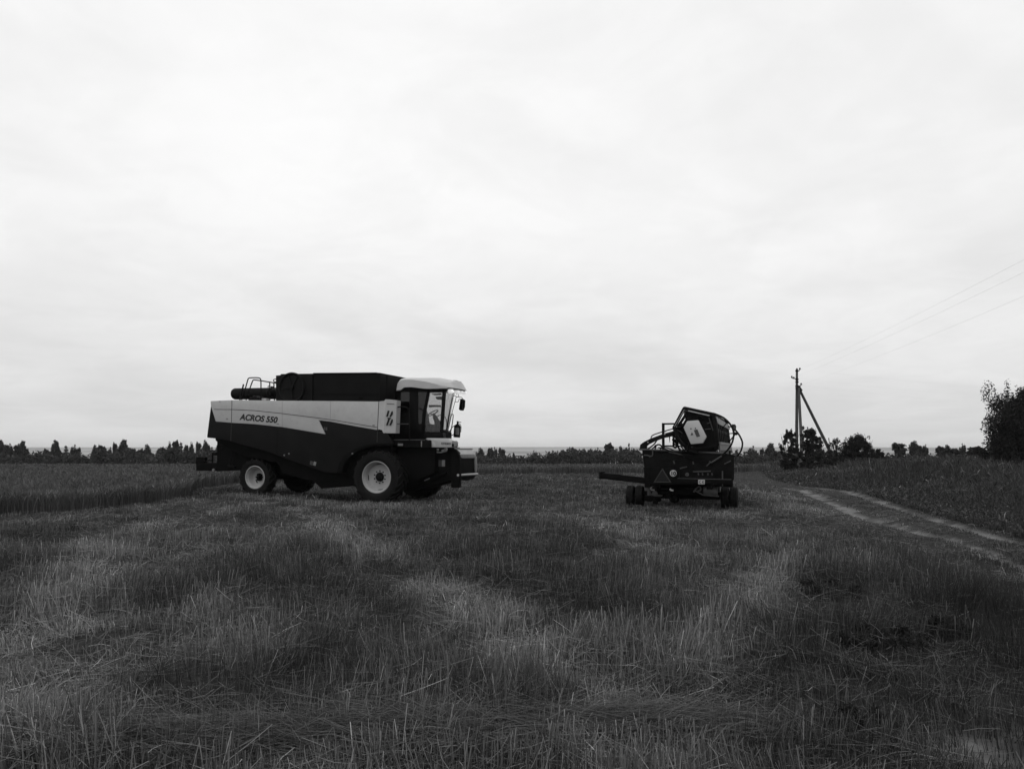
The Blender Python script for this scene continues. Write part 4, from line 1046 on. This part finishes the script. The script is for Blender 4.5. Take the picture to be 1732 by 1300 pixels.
# long flattened straw in the wheel track that crosses the foreground
n = int(9000 * QUAL); px = rng.uniform(-40, 1230, n); yy = 4.72 + rng.normal(0, .16, n) + .28 * (px / 1200) ; xx = (px - CX) / F * yy
kk = rng.random(n) < .35 + .65 * sst(.4, .6, fbm(xx, yy, .6, 55)); xx, yy = xx[kk], yy[kk]; n = len(xx)
a = rng.normal(0, .42, n) + PI * (rng.random(n) > .5); L = rng.uniform(.15, .55, n)
t = np.stack([np.cos(a) * L, np.sin(a) * L * .8, rng.normal(.03, .10, n) * L], -1)
gb.add(np.stack([xx, yy, zg(xx, yy) + rng.uniform(.02, .13, n)], -1), t, np.stack([rng.normal(0, .02, n), rng.normal(0, .03, n), rng.normal(.02, .03, n)], -1), rng.uniform(.003, .005, n), rng.uniform(.03, .11, n), (1, 1, .7), flat=True)
tag(link('stubble_grass', gb.build('stubble_grass', M['grass'])), 'grey stubble, straw and grass covering the harvested field', 'grass', kind='stuff')

# ------------------------------------------------------------------ standing crop
cb = Blades()
def crop_band(d0, d1, dens, w, edge=None):
    area = 1.4 * .5 * 2 * .69 * (d1 ** 2 - d0 ** 2) / 1.4
    n = int(area * dens * QUAL); x, y = wedge(d0, d1, n, .70, 2)
    k = inside(x, y, CROP)
    x, y = x[k], y[k]; ed = crop_edge(x, y); k = ed > rng.uniform(-.1, .15, len(x)); x, y, ed = x[k], y[k], ed[k]
    if edge: k = ed < edge
    else: k = rng.random(len(x)) < np.where(ed < .6, 1, .75)
    x, y, ed = x[k], y[k], ed[k]; n = len(x)
    h = .57 * rng.uniform(.74, 1.16, n) * (.88 + .24 * fbm(x, y, 2.5, 60)) * np.where(y > 50, .86, 1.0)
    a = rng.uniform(0, 2 * PI, n); l = np.abs(rng.normal(0, .13, n)) + .05 + .22 * rng.random(n) * (ed < .35) * (rng.random(n) < .4)
    t = np.stack([np.cos(a) * l, np.sin(a) * l, np.ones(n)], -1) * h[:, None]
    bw = np.stack([-np.cos(a), -np.sin(a), np.zeros(n)], -1) * (h * .06)[:, None]
    sh = rng.uniform(.5, 1.5, n) * (.72 + .66 * fbm(x, y, 1.2, 61)) * (1 + .8 * (ed < .4) * (rng.random(n) < .12))
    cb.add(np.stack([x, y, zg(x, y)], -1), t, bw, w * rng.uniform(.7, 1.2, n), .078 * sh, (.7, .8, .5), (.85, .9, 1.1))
    # ears and top leaves
    tp = np.stack([x, y, zg(x, y)], -1) + t * .84
    e2 = np.stack([np.cos(a) * .55 + rng.normal(0, .2, n), np.sin(a) * .55 + rng.normal(0, .2, n), rng.uniform(.3, 1.1, n)], -1) * rng.uniform(.08, .16, n)[:, None]
    cb.add(tp, e2, e2 * .05, w * rng.uniform(1.2, 2.1, n), .088 * sh, (.6, 1, .25))
crop_band(18, 24, 330, .012); crop_band(24, 32, 200, .016); crop_band(32, 46, 90, .024); crop_band(46, 73, 34, .042)
crop_band(18, 30, 420, .012, 1.0); crop_band(30, 45, 160, .018, 1.4); crop_band(50, 66, 110, .028, 1.6)
tag(link('standing_crop', cb.build('standing_crop', M['crop'])), 'uncut cereal crop standing beyond the stubble with a dark cut edge', 'crop', kind='stuff')

# ------------------------------------------------------------------ rank grass and weeds to the right of the track
wb = Blades()
for d0, d1, dens, w in ((9, 17, 620, .012), (17, 26, 300, .020), (26, 40, 130, .032), (40, 62, 46, .05), (62, 84, 18, .08)):
    n = int(.45 * (d1 ** 2 - d0 ** 2) * dens * QUAL)
    d = np.sqrt(rng.uniform(d0 * d0, d1 * d1, n)); x = rng.uniform(.24, .82, n) * d
    e = zone_right(x, d); k = (e > .35) & (rng.random(n) > bare(x, d)) & ~inside(x, d, CROP)
    x, y, e = x[k], d[k], e[k]; n = len(x)
    cl = fbm(x, y, 2.2, 70); cl2 = fbm(x, y, .8, 71)
    hh = (.13 + .84 * sst(.5, 7.0, e)) * (.30 + .95 * cl + .45 * cl2) * rng.uniform(.40, 1.2, n)
    hh *= 1 - .18 * sst(46, 66, y)
    a = rng.uniform(0, 2 * PI, n); l = np.abs(rng.normal(0, .22, n)) + .05
    t = np.stack([np.cos(a) * l, np.sin(a) * l, np.ones(n)], -1) * hh[:, None]
    bw = np.stack([-np.cos(a), -np.sin(a), np.zeros(n)], -1) * (hh * .08 * rng.uniform(.2, 2, n))[:, None]
    sh = (.050 + .055 * sst(.35, .75, fbm(x, y, 3.5, 72)) * sst(.5, .35, cl)) * rng.uniform(.55, 1.5, n) * (1 + 1.6 * (rng.random(n) > .97))
    wb.add(np.stack([x, y, zg(x, y) - .02], -1), t, bw, w * rng.uniform(.6, 1.4, n), sh, (.8, .9, .3))
    # side leaves
    k = rng.random(n) < .6; m_ = k.sum(); f_ = rng.uniform(.25, .95, m_)
    bb = np.stack([x, y, zg(x, y)], -1)[k] + t[k] * f_[:, None]
    a = rng.uniform(0, 2 * PI, m_); L = rng.uniform(.06, .2, m_) * (.5 + hh[k])
    wb.add(bb, np.stack([np.cos(a), np.sin(a), rng.normal(.25, .4, m_)], -1) * L[:, None], np.stack([np.zeros(m_), np.zeros(m_), .15 * L], -1), w * rng.uniform(1, 2.4, m_), sh[k] * rng.uniform(.7, 1.3, m_), (.5, 1, .1), flat=True)
tag(link('tall_weeds', wb.build('tall_weeds', M['weed'])), 'tall dark rank grass and weeds on the bank right of the dirt track', 'weeds', kind='stuff')
# ------------------------------------------------------------------ trees and bushes
def leaf_cloud(cl, n, size, base_sh, seed, shell=.5, up=.2, asp=.55):
    """leaves spread through a set of clumps (x, y, z, rx, ry, rz, weight)"""
    g = np.random.default_rng(seed); cl = np.asarray(cl, float)
    p = cl[:, 6] / cl[:, 6].sum(); k = g.choice(len(cl), n, p=p)
    d = g.normal(size=(n, 3)); d /= np.linalg.norm(d, axis=1, keepdims=True)
    r = g.uniform(0, 1, n) ** shell
    c = cl[k, :3] + d * cl[k, 3:6] * r[:, None]
    nrm = d * .6 + g.normal(size=(n, 3)) * .7 + np.array([0, 0, up]); nrm /= np.linalg.norm(nrm, axis=1, keepdims=True)
    u = np.cross(nrm, g.normal(size=(n, 3))); u /= np.linalg.norm(u, axis=1, keepdims=True); v = np.cross(nrm, u)
    s = size * g.uniform(.5, 1.4, n)
    u *= (s * .5)[:, None]; v *= (s * .5 * asp)[:, None]
    co = np.stack([c - u, c - v * .9 + u * .1, c + u, c + v * .9 + u * .1], 1).reshape(-1, 3)
    csh = g.uniform(.75, 1.3, len(cl))[k]
    sh = np.repeat(base_sh * csh * g.uniform(.6, 1.45, n), 4)
    f = np.arange(n * 4).reshape(-1, 4)
    return co, f, sh
def crown_round(h, w, seed, nc=34, low=.12, base=.72, cs=1.0, full=2.0):
    g = np.random.default_rng(seed); cl = []
    for i in range(nc):
        t = g.uniform(low, 1) ; rad = w * .5 * math.sqrt(max(.02, 1 - ((t - .42) / .60) ** full)) if t > .42 else w * .5 * (base + (1 - base) * t / .42)
        a = g.uniform(0, 2 * PI); s = w * g.uniform(.10, .22) * (1.15 - .5 * t) * cs; q = g.uniform(0, 1) ** (.5 if full < 3 else .33) * max(.05, rad - .7 * s) * (.85 if cs == 1 else 1.0)
        cl.append((q * math.cos(a), q * math.sin(a), t * h * .94, s, s, s * g.uniform(.8, 1.5), s * s))
    tsp, twt = (.07, .012) if cs == 1 else (.15, .004)
    for i in range(6 if cs == 1 else 12): cl.append((g.normal(0, w * tsp), g.normal(0, w * tsp), h * g.uniform(.72, .98), w * .06, w * .06, w * .11, w * w * twt))
    return cl
def crown_cone(h, w, seed):
    g = np.random.default_rng(seed); cl = []
    z = h * .08
    while z < h * .97:
        t = z / h; rad = w * .5 * (1 - t) ** .85 + .06 * w
        for i in range(max(3, int(7 * (1 - t)) + 2)):
            a = g.uniform(0, 2 * PI); q = rad * g.uniform(.35, .95); s = rad * .38 + .04 * w
            cl.append((q * math.cos(a), q * math.sin(a), z - q * .18, s, s, s * .55, s * s))
        z += h * .055
    cl.append((0, 0, h * .95, w * .04, w * .04, h * .06, w * w * .004))
    return cl
def tree_meshes(kind, h, w, seed, n, leaf, sh):
    cl = crown_cone(h, w, seed) if kind == 'cone' else crown_round(h, w, seed)
    co, f, s = leaf_cloud(cl, n, leaf, sh, seed, .42)
    crown = fast_mesh('crown', co, 4, f, M['far'], s)
    m = MB(); g = random.Random(seed)
    m.tube([(0, 0, -.3), (0, 0, h * .3), (g.uniform(-.1, .1), 0, h * .6), (0, 0, h * .9)], [.022 * h, .018 * h, .011 * h, .003 * h], 7)
    for i in range(6):
        z = h * g.uniform(.2, .7); a = g.uniform(0, 2 * PI); l = w * .35
        m.tube([(0, 0, z), (l * .5 * math.cos(a), l * .5 * math.sin(a), z + .10 * h), (l * math.cos(a), l * math.sin(a), z + .17 * h)], [.008 * h, .005 * h, .002 * h], 5)
    t = m.build('trunk', M['bark']); tm = t.data; bpy.data.objects.remove(t)
    return crown, tm
KINDS = {}
for i, (kd, h, w) in enumerate((('round', 9, 6.2), ('round', 9, 5.2), ('round', 9, 7.0), ('round', 9, 4.4), ('cone', 9, 3.6), ('cone', 9, 3.0), ('cone', 9, 4.4))):
    KINDS.setdefault(kd, []).append((tree_meshes(kd, h, w, 100 + i, 5200 if kd == 'round' else 4200, .56, .034), h, w))
ORD = 'first second third fourth fifth sixth seventh eighth ninth tenth eleventh twelfth thirteenth fourteenth fifteenth sixteenth seventeenth eighteenth nineteenth twentieth twenty-first twenty-second twenty-third twenty-fourth twenty-fifth twenty-sixth'.split()
def far_tree(px, ytop, wpx, kd, dist, label, low=None):
    (cm, tm), h0, w0 = KINDS[kd][far_tree.i % len(KINDS[kd])]; far_tree.i += 1
    x = (px - CX) / F * dist; zt_ = EYE - (ytop - HY) / F * dist
    z0 = float(zg(np.array([x]), np.array([dist]))[0]); h = max(1.5, zt_ - z0)
    sw = wpx / F * dist / w0 * (2.1 if kd == 'cone' else 2.0)
    o = empty('conifer_tree' if kd == 'cone' else 'deciduous_tree', None, (x, dist, z0))
    o.rotation_euler = (0, 0, random.uniform(0, 6.28)); o.scale = (sw, sw, h / h0)
    link('crown', cm, o); link('trunk', tm, o)
    tag(o, label, 'tree', 'trees of the far treeline')
far_tree.i = 0
rd, cn = 'round', 'cone'
T1 = [(2, 748.5, 15, rd), (11, 751.5, 12, rd), (19, 751, 14, rd), (28, 752, 13, rd), (38, 750, 17, rd), (45, 759, 10, rd), (66, 764, 12, rd), (78, 760, 13, rd), (94, 749, 17, rd), (112, 752.6, 14, cn), (124, 753, 17, rd), (131, 758, 12, rd), (160, 756.5, 10, rd), (171, 752.5, 18, rd), (185, 757, 14, rd), (194.5, 749.6, 10, rd), (209, 748, 22, rd), (222, 758, 12, rd), (228, 757, 9, cn), (238, 760, 15, rd), (249, 756, 14, rd), (273, 756, 20, rd), (286, 746.6, 12, rd), (297, 746, 15, rd), (306, 746.8, 12, cn), (315, 752, 10, rd)]
T1b = [(323, 748, 13, rd), (336, 748.6, 12, rd), (347, 749, 10, rd), (352, 750, 9, rd), (358.6, 753.6, 9, cn), (369, 755, 12, rd)]
def describe(k, i, n, wpx, where, frm):
    w = ('narrow ' if wpx < 11 else 'broad ' if wpx > 16 else '') + ('pointed conifer' if k == cn else 'rounded tree')
    return f'{w}, {ORD[i]} treetop {frm} {where}'
for i, (px, yt, wp_, k) in enumerate(T1): far_tree(px, yt, wp_, k, random.uniform(136, 150), describe(k, i, 0, wp_, 'in the far treeline', 'from the left photo edge'))
for i, (px, yt, wp_, k) in enumerate(T1b): far_tree(px, yt, wp_, k, random.uniform(136, 150), describe(k, i, 0, wp_, 'behind the harvester\'s rear spreader', 'from the left'))
T2 = [(813, 761.5, 14, rd), (830, 757, 15, rd), (838, 757, 12, rd), (850, 758.6, 16, rd), (869, 769, 10, rd), (884, 771, 10, rd), (904, 762.6, 17, rd), (932, 768, 15, rd), (940, 763.6, 8, cn), (951, 761, 16, rd), (962, 760.6, 12, rd), (972, 758.2, 18, rd), (988, 763, 12, rd), (998, 758.6, 11, rd), (1009, 758, 17, rd), (1030, 750.6, 22, rd), (1050, 758.6, 12, rd), (1058, 757, 14, rd), (1064, 748.6, 6, cn), (1076, 760, 14, rd)]
for i, (px, yt, wp_, k) in enumerate(T2): far_tree(px, yt, wp_, k, random.uniform(136, 150), describe(k, i, 0, wp_, 'between harvester and header', 'from the left'))
T3 = [(1246, 764, 10, rd), (1259, 762.6, 8, cn), (1271, 755, 21, rd), (1288, 758.6, 9, rd), (1303, 753.6, 24, rd), (1320, 762, 16, rd), (1336, 760, 16, rd)]
for i, (px, yt, wp_, k) in enumerate(T3): far_tree(px, yt, wp_, k, random.uniform(128, 140), describe(k, i, 0, wp_, 'between header and utility pole', 'from the left'))
T4 = [(1520, 749.6, 29, rd), (1546, 749, 17, rd), (1554, 753, 14, rd), (1564, 752, 12, rd), (1590, 755, 18, rd), (1602, 755, 12, rd), (1615, 758, 18, rd), (1629, 750.6, 13, rd), (1651, 755.6, 34, rd)]
for i, (px, yt, wp_, k) in enumerate(T4): far_tree(px, yt, wp_, k, random.uniform(98, 108), describe(k, i, 0, wp_, 'between pole bushes and big willow', 'from the left'))
# low scrub under and between the far trees: one mass
cl = []
g = np.random.default_rng(5)
for px in np.arange(-60, 1330, 3.2):
    d = g.uniform(118, 140); x = (px - CX) / F * d; z0 = float(zg(np.array([x]), np.array([d]))[0])
    lowgap = any(a < px < b for a, b in ((46, 58), (134, 152), (858, 896), (914, 928)))
    top = EYE - ((g.uniform(769, 776) if lowgap else 759 - 4 * any(a < px < b for a, b in ((165, 232), (280, 372), (955, 1082))) + 12 * float(vnoise(px, 0, 17, 3)) + g.uniform(-1, 7)) - HY) / F * d; s = g.uniform(.7, 1.5)
    cl.append((x, d, max(z0, top - s), s * 1.5, s, s, s * s))
    cl.append((x + g.normal(0, .6), d - 2, z0 + (top - z0) * g.uniform(.2, .6), s * 1.5, s, s * 1.4, s * s))
for px in np.arange(1300, 1700, 5):
    d = g.uniform(88, 97); x = (px - CX) / F * d; z0 = float(zg(np.array([x]), np.array([d]))[0])
    top = EYE - (g.uniform(766, 774) - HY) / F * d; s = g.uniform(.6, 1.2)
    cl.append((x, d, top - s, s * 1.5, s, s, s * s)); cl.append((x, d - 1, z0 + (top - z0) * .5, s * 1.5, s, s * 1.2, s * s))
co, f, s_ = leaf_cloud(cl, 130000, .48, .038, 9, .42)
tag(link('scrub', fast_mesh('scrub', co, 4, f, M['far'], s_)), 'low dark scrub running along the foot of the far treeline', 'scrub', kind='stuff')

def bush(name, px, d, pxw, ytop, zlow, n, leaf, sh, seed, label, cat, nc=40, stems=12, base=.8, wisps=12, group=None, full=2.0, reach=1.06):
    x = (px - CX) / F * d; z0 = float(zg(np.array([x]), np.array([d]))[0]); h = EYE - (ytop - HY) / F * d - z0; w = pxw / F * d
    g = np.random.default_rng(seed); cl = crown_round(h, w, seed, int(nc * 2.6), zlow, base, .55, full)
    for i in range(wisps):                       # single shoots that break the outline
        a = g.uniform(0, 2 * PI); t = g.uniform(.35, 1.0); rr_ = w * .5 * g.uniform(.7, reach) * math.sqrt(max(.1, 1 - ((t - .4) / .75) ** 2)); s = w * g.uniform(.015, .03)
        cl.append((rr_ * math.cos(a), rr_ * math.sin(a), t * h, s * 1.3, s * 1.3, s * 2.8, s * s * .7))
    co, f, s_ = leaf_cloud(cl, n, leaf, sh, seed, .5, asp=.5)
    o = empty(name, None, (x, d, z0)); tag(o, label, cat, group)
    link('crown', fast_mesh('crown', co, 4, f, M['leaf'], s_), o)
    m = MB(); gr_ = random.Random(seed)
    for i in range(stems):
        a = gr_.uniform(0, 2 * PI); l = w * .42 * gr_.uniform(.3, 1); t = gr_.uniform(.6, .97)
        m.tube([(.1 * math.cos(a), .1 * math.sin(a), -.2), (l * .35 * math.cos(a), l * .35 * math.sin(a), h * .35), (l * math.cos(a), l * math.sin(a), h * t)], [.012 * h, .008 * h, .0025 * h], 6)
    m.build('trunk' if 'tree' in name else 'stems', M['bark'], o)
    return o
bush('willow_tree', 1768, 44, 200, 640, .0, 190000, .13, .024, 41, 'big dark leafy bush-like tree cut off by the right edge of the photo', 'tree', 150, 16, base=1.0, wisps=50, full=3.0, reach=.88)
bush('bush', 1336, 62, 36, 727, .05, 12000, .14, .022, 51, 'dark bush growing left of the utility pole foot', 'bush', 46, wisps=26)
bush('bush', 1372, 61, 42, 722, .05, 19000, .14, .022, 52, 'tallest dark bush growing right against the utility pole and its upright strut', 'bush', 60, wisps=30)
bush('bush', 1412, 61, 34, 742, .10, 1900, .16, .022, 53, 'thin twiggy bush standing at the foot of the slanting strut', 'bush', 16, 16, wisps=40)
bush('bush', 1450, 59, 62, 736, .05, 26000, .14, .022, 54, 'wide dark bush standing right of the slanting strut', 'bush', 70, wisps=36)
bush('bush', 1486, 66, 30, 759, .05, 3000, .17, .022, 55, 'low dark bush at the right skirt of the wide bush', 'bush', 20)
bush('bush', 1392, 56, 60, 763, .02, 6000, .17, .026, 56, 'low spreading bush in front of the two struts', 'bush', 26)
# soft dark weed clumps in the stubble, lower right
for i, (px, py, w_, h_, n_, lab) in enumerate(((1482, 1098, .62, .26, 2600, 'soft dark weed clump low in the stubble, largest one in the right foreground'), (1395, 1010, .7, .22, 2200, 'flat dark weed clump in the stubble above and left of the largest one'),
                                  (1590, 1075, .5, .20, 1400, 'small dark weed clump in the stubble right of the largest one'), (1440, 1235, .4, .18, 1300, 'low dark weed clump nearest the bottom edge, right foreground'))):
    gx, gy = G(px, py); gg = np.random.default_rng(300 + i); cl = []
    for k in range(26): a_ = gg.uniform(0, 6.28); q = math.sqrt(gg.uniform(0, 1)) * w_ * .5; cl.append((q * math.cos(a_) * 1.3, q * math.sin(a_), h_ * gg.uniform(.1, .9) * (1 - .7 * q / w_), w_ * .12, w_ * .12, h_ * .22, 1))
    co, f, s_ = leaf_cloud(cl, n_, .055, .026, 300 + i, .6, asp=.28)
    o = link('weed_clump', fast_mesh('weed_clump', co, 4, f, M['leaf'], s_), None, (gx, gy, float(zg(np.array([gx]), np.array([gy]))[0]))); tag(o, lab, 'weed')
# flowering umbels in the weeds
def umbel():
    o = empty('flowering_weed'); h = 1.0; st, fl = MB(), MB()
    st.tube([(0, 0, 0), (.03, 0, .5), (.02, .02, h * .9)], [.012, .009, .006], 6)
    for k in range(9):
        a = k * .7; q = (.02 + .07 * math.cos(a) * (.4 + .6 * (k % 3) / 2), .02 + .07 * math.sin(a) * (.4 + .6 * (k % 3) / 2), h + .04 - .03 * (k % 3))
        st.tube([(.02, .02, h * .88), q], .004, 4); fl.lathe([(0, .03), (.018, .02), (.024, 0), (.012, -.015)], q, 7, 'z')
    st.build('stem', M['bark'], o); fl.build('flower_head', M['midgrey'], o); return o
u0 = None
for i, (px, d, zt_) in enumerate(((1311, 54, 781), (1322, 55, 776.4), (1336, 54.6, 777.2), (1379, 52, 781), (1548, 40, 779), (1561, 39, 778.6), (1628, 33, 798), (1600, 38, 781))):
    o = u0 if i == 0 and u0 else (umbel() if i == 0 else copy_tree(u0))
    if i == 0: u0 = o
    x = (px - CX) / F * d; z0 = float(zg(np.array([x]), np.array([d]))[0]); o.location = (x, d, z0); hh = EYE - (zt_ - HY) / F * d - z0; o.scale = (1.2, 1.2, max(.3, hh))
    tag(o, ('pale flowering weed in the grass left below the utility pole bushes' if i < 4 else 'pale flowering weed standing among the tall weeds on the right'), 'weed', 'flowering weeds left below the pole' if i < 4 else 'flowering weeds among the tall weeds')

# ------------------------------------------------------------------ utility pole and wires
PD = 70.0
pb = W(1347.6, 795, PD); pz = float(zg(np.array([pb.x]), np.array([PD]))[0]); pt_ = W(1347.8, 622.5, PD)
pole = empty('utility_pole', None, (pb.x, PD, pz)); tag(pole, 'tall concrete utility pole with two leaning struts, rising out of dark bushes', 'utility pole')
def PL(px, py, d=PD): return W(px, py, d) - Vector((pb.x, PD, pz))
m = MB(); m.tube([(0, 0, -.3), (0, 0, 4), PL(1347.9, 624)], [.16, .14, .10], 12); m.tube([PL(1347.9, 624.5), PL(1347.9, 622.6)], [.09, .05], 10); m.build('pole_shaft', M['conc'], pole)
m = MB(); m.tube([PL(1351.0, 656, 69.8), PL(1357.5, 792, 66.5)], [.11, .15], 12); m.build('strut', M['conc'], pole)
m = MB(); m.tube([PL(1350.4, 654.6, 70.0), PL(1411, 777, 70.5)], [.11, .15], 12); m.build('strut', M['conc'], pole)
m = MB()
for y in (627, 641.5, 646, 652.5): c = PL(1348, y); m.lathe([(.135, -.06), (.15, -.05), (.15, .05), (.135, .06)], c, 12, 'z')
m.build('clamp_band', M['black'], pole)
m = MB(); m.box(PL(1349.5, 655.5, 69.9), (.34, .3, .34)); m.tube([PL(1350.6, 655, 69.9), PL(1355, 661.5, 69.9)], .17, 10); m.build('strut_head', M['black'], pole)
def insul(pts, tip, nm='insulator_hook'):
    m = MB(); m.tube([PL(*p) for p in pts], .035, 6); h = m.build(nm, M['black'], pole)
    m = MB(); c = PL(*tip); m.lathe([(0, .10), (.05, .09), (.06, .03), (.085, -.02), (.085, -.06), (.04, -.08)], c, 12, 'z'); m.build('insulator', M['chassis'], h)
insul([(1348, 626.6), (1352.4, 626.6), (1352.6, 624.6)], (1352.9, 623.4)); insul([(1348, 640.4), (1342, 640), (1341.8, 638.6)], (1342.6, 638.7)); insul([(1342, 640), (1339.2, 639), (1339.2, 638.2)], (1339.2, 637.2)); insul([(1348, 652.4), (1354.4, 652.4), (1354.8, 650.4)], (1355.0, 649.4))
def wire(a, b, sag, label, group):
    pts = [a.lerp(b, t) - Vector((0, 0, sag * 4 * t * (1 - t))) for t in np.linspace(0, 1, 25)]
    m = MB(); m.tube(pts, .0026, 5); o = m.build('power_line', M['wire']); tag(o, label, 'wire', group)
ends = (W(1352.9, 625, PD), W(1341, 639, PD), W(1355, 651, PD))
for s, (e_, v, lab) in enumerate(zip(ends, ((1732, 430), (1732, 451.5), (1732, 492.5)), ('highest', 'middle', 'lowest'))):
    dn = 27.0 + s * 1.5; q = W(v[0], v[1], dn); far = e_ + (q - e_) * 1.35
    wire(e_, far, .25, f'{lab} of the three wires climbing from the utility pole to the upper right', 'power lines coming towards the camera')
for s, (e_, v, lab) in enumerate(zip(ends, ((1690, 652), (1680, 665), (1676, 677.5)), ('highest', 'middle', 'lowest'))):
    q = W(v[0], v[1], 92); far = e_ + (q - e_) * 1.6
    wire(e_, far, .35, f'{lab} of the three faint wires running level from the utility pole towards the big bush', 'power lines going away to the right')

# ------------------------------------------------------------------ air, sky and light
def haze_box(x0_, x1_, y0_, y1_, z0_, z1_, dens):
    m = MB(); m.box(((x0_ + x1_) / 2, (y0_ + y1_) / 2, (z0_ + z1_) / 2), (x1_ - x0_, y1_ - y0_, z1_ - z0_))
    mt, nt, out = nodes_of('haze'); v = nt.nodes.new('ShaderNodeVolumePrincipled'); v.inputs['Color'].default_value = grey(.97); v.inputs['Density'].default_value = dens
    nt.links.new(v.outputs[0], out.inputs['Volume'])
    o = m.build('haze', mt); tag(o, kind='stuff', label='thin pale haze over the far valley', cat='haze')
haze_box(-9500, 9500, -75, 9100, float(Z.min()) - 1, 60, 1.2e-4)

AZ, EL = R(205), R(52)                               # compass-like: where the veiled sun stands (behind the camera, to the left)
w = bpy.data.worlds.new('World'); SC.world = w; w.use_nodes = True
nt = w.node_tree; nt.nodes.clear()
out = nt.nodes.new('ShaderNodeOutputWorld'); bg = nt.nodes.new('ShaderNodeBackground'); nt.links.new(bg.outputs[0], out.inputs[0])
sky = nt.nodes.new('ShaderNodeTexSky'); sky.sky_type = 'NISHITA'; sky.sun_disc = False; sky.sun_elevation = EL; sky.sun_rotation = AZ
bw = nt.nodes.new('ShaderNodeRGBToBW'); nt.links.new(sky.outputs[0], bw.inputs[0])
tc = nt.nodes.new('ShaderNodeTexCoord'); sp = nt.nodes.new('ShaderNodeSeparateXYZ'); nt.links.new(tc.outputs['Generated'], sp.inputs[0])
def mth(op, a, b=None, c=None):
    n = nt.nodes.new('ShaderNodeMath'); n.operation = op
    for i, v in enumerate((a, b, c)):
        if v is None: continue
        if isinstance(v, (int, float)): n.inputs[i].default_value = v
        else: nt.links.new(v, n.inputs[i])
    return n.outputs[0]
zc = mth('MAXIMUM', sp.outputs[2], 0.0)
den = mth('ADD', zc, .16)
cv = nt.nodes.new('ShaderNodeCombineXYZ'); nt.links.new(mth('DIVIDE', sp.outputs[0], den), cv.inputs[0]); nt.links.new(mth('DIVIDE', sp.outputs[1], den), cv.inputs[1]); cv.inputs[2].default_value = 3.7
def cn_(scale, detail, rough, dist=0.0):
    n = nt.nodes.new('ShaderNodeTexNoise'); n.inputs['Scale'].default_value = scale; n.inputs['Detail'].default_value = detail; n.inputs['Roughness'].default_value = rough; n.inputs['Distortion'].default_value = dist
    nt.links.new(cv.outputs[0], n.inputs['Vector']); return n.outputs['Fac']
n1 = cn_(.75, 4, .5, .3); n2 = cn_(2.2, 9, .58, .9); n3 = cn_(5.5, 10, .6, 1.6)
def rng_(v, a, b, c, d):
    n = nt.nodes.new('ShaderNodeMapRange'); n.interpolation_type = 'SMOOTHSTEP'
    n.inputs[1].default_value = a; n.inputs[2].default_value = b; n.inputs[3].default_value = c; n.inputs[4].default_value = d; nt.links.new(v, n.inputs[0]); return n.outputs[0]
cl1 = rng_(n1, .34, .60, .885, 1.0); cl2 = mth('MULTIPLY', rng_(n2, .36, .64, .965, 1.01), rng_(n3, .40, .62, .992, 1.005))
grad = rng_(zc, -.02, .36, .765, 1.03); zen = rng_(zc, .4, 1.0, 0, .45)
deck = mth('MULTIPLY', mth('MULTIPLY', cl1, cl2), mth('ADD', grad, zen))
tot = mth('ADD', mth('MULTIPLY', deck, .93), mth('MULTIPLY', bw.outputs[0], .10 * .10))
nt.links.new(tot, bg.inputs[0]); bg.inputs[1].default_value = 1.0
ld = bpy.data.lights.new('sun', 'SUN'); ld.energy = .45; ld.angle = R(28); ld.color = (1, 1, 1)
lo = bpy.data.objects.new('sun', ld); COL.objects.link(lo)
dirv = Vector((math.sin(AZ) * math.cos(EL), math.cos(AZ) * math.cos(EL), math.sin(EL)))     # towards the sun
lo.rotation_euler = dirv.to_track_quat('Z', 'Y').to_euler()
vs = SC.view_settings; vs.view_transform = 'Standard'; vs.look = 'None'; vs.gamma = 1; vs.exposure = 0; vs.use_curve_mapping = False
cy = SC.cycles; cy.max_bounces = 7; cy.diffuse_bounces = 3; cy.glossy_bounces = 3; cy.transparent_max_bounces = 12; cy.transmission_bounces = 3; cy.volume_bounces = 0; cy.use_denoising = True; cy.denoiser = 'OPENIMAGEDENOISE'; cy.denoising_prefilter = 'ACCURATE'
cy.caustics_reflective = False; cy.caustics_refractive = False
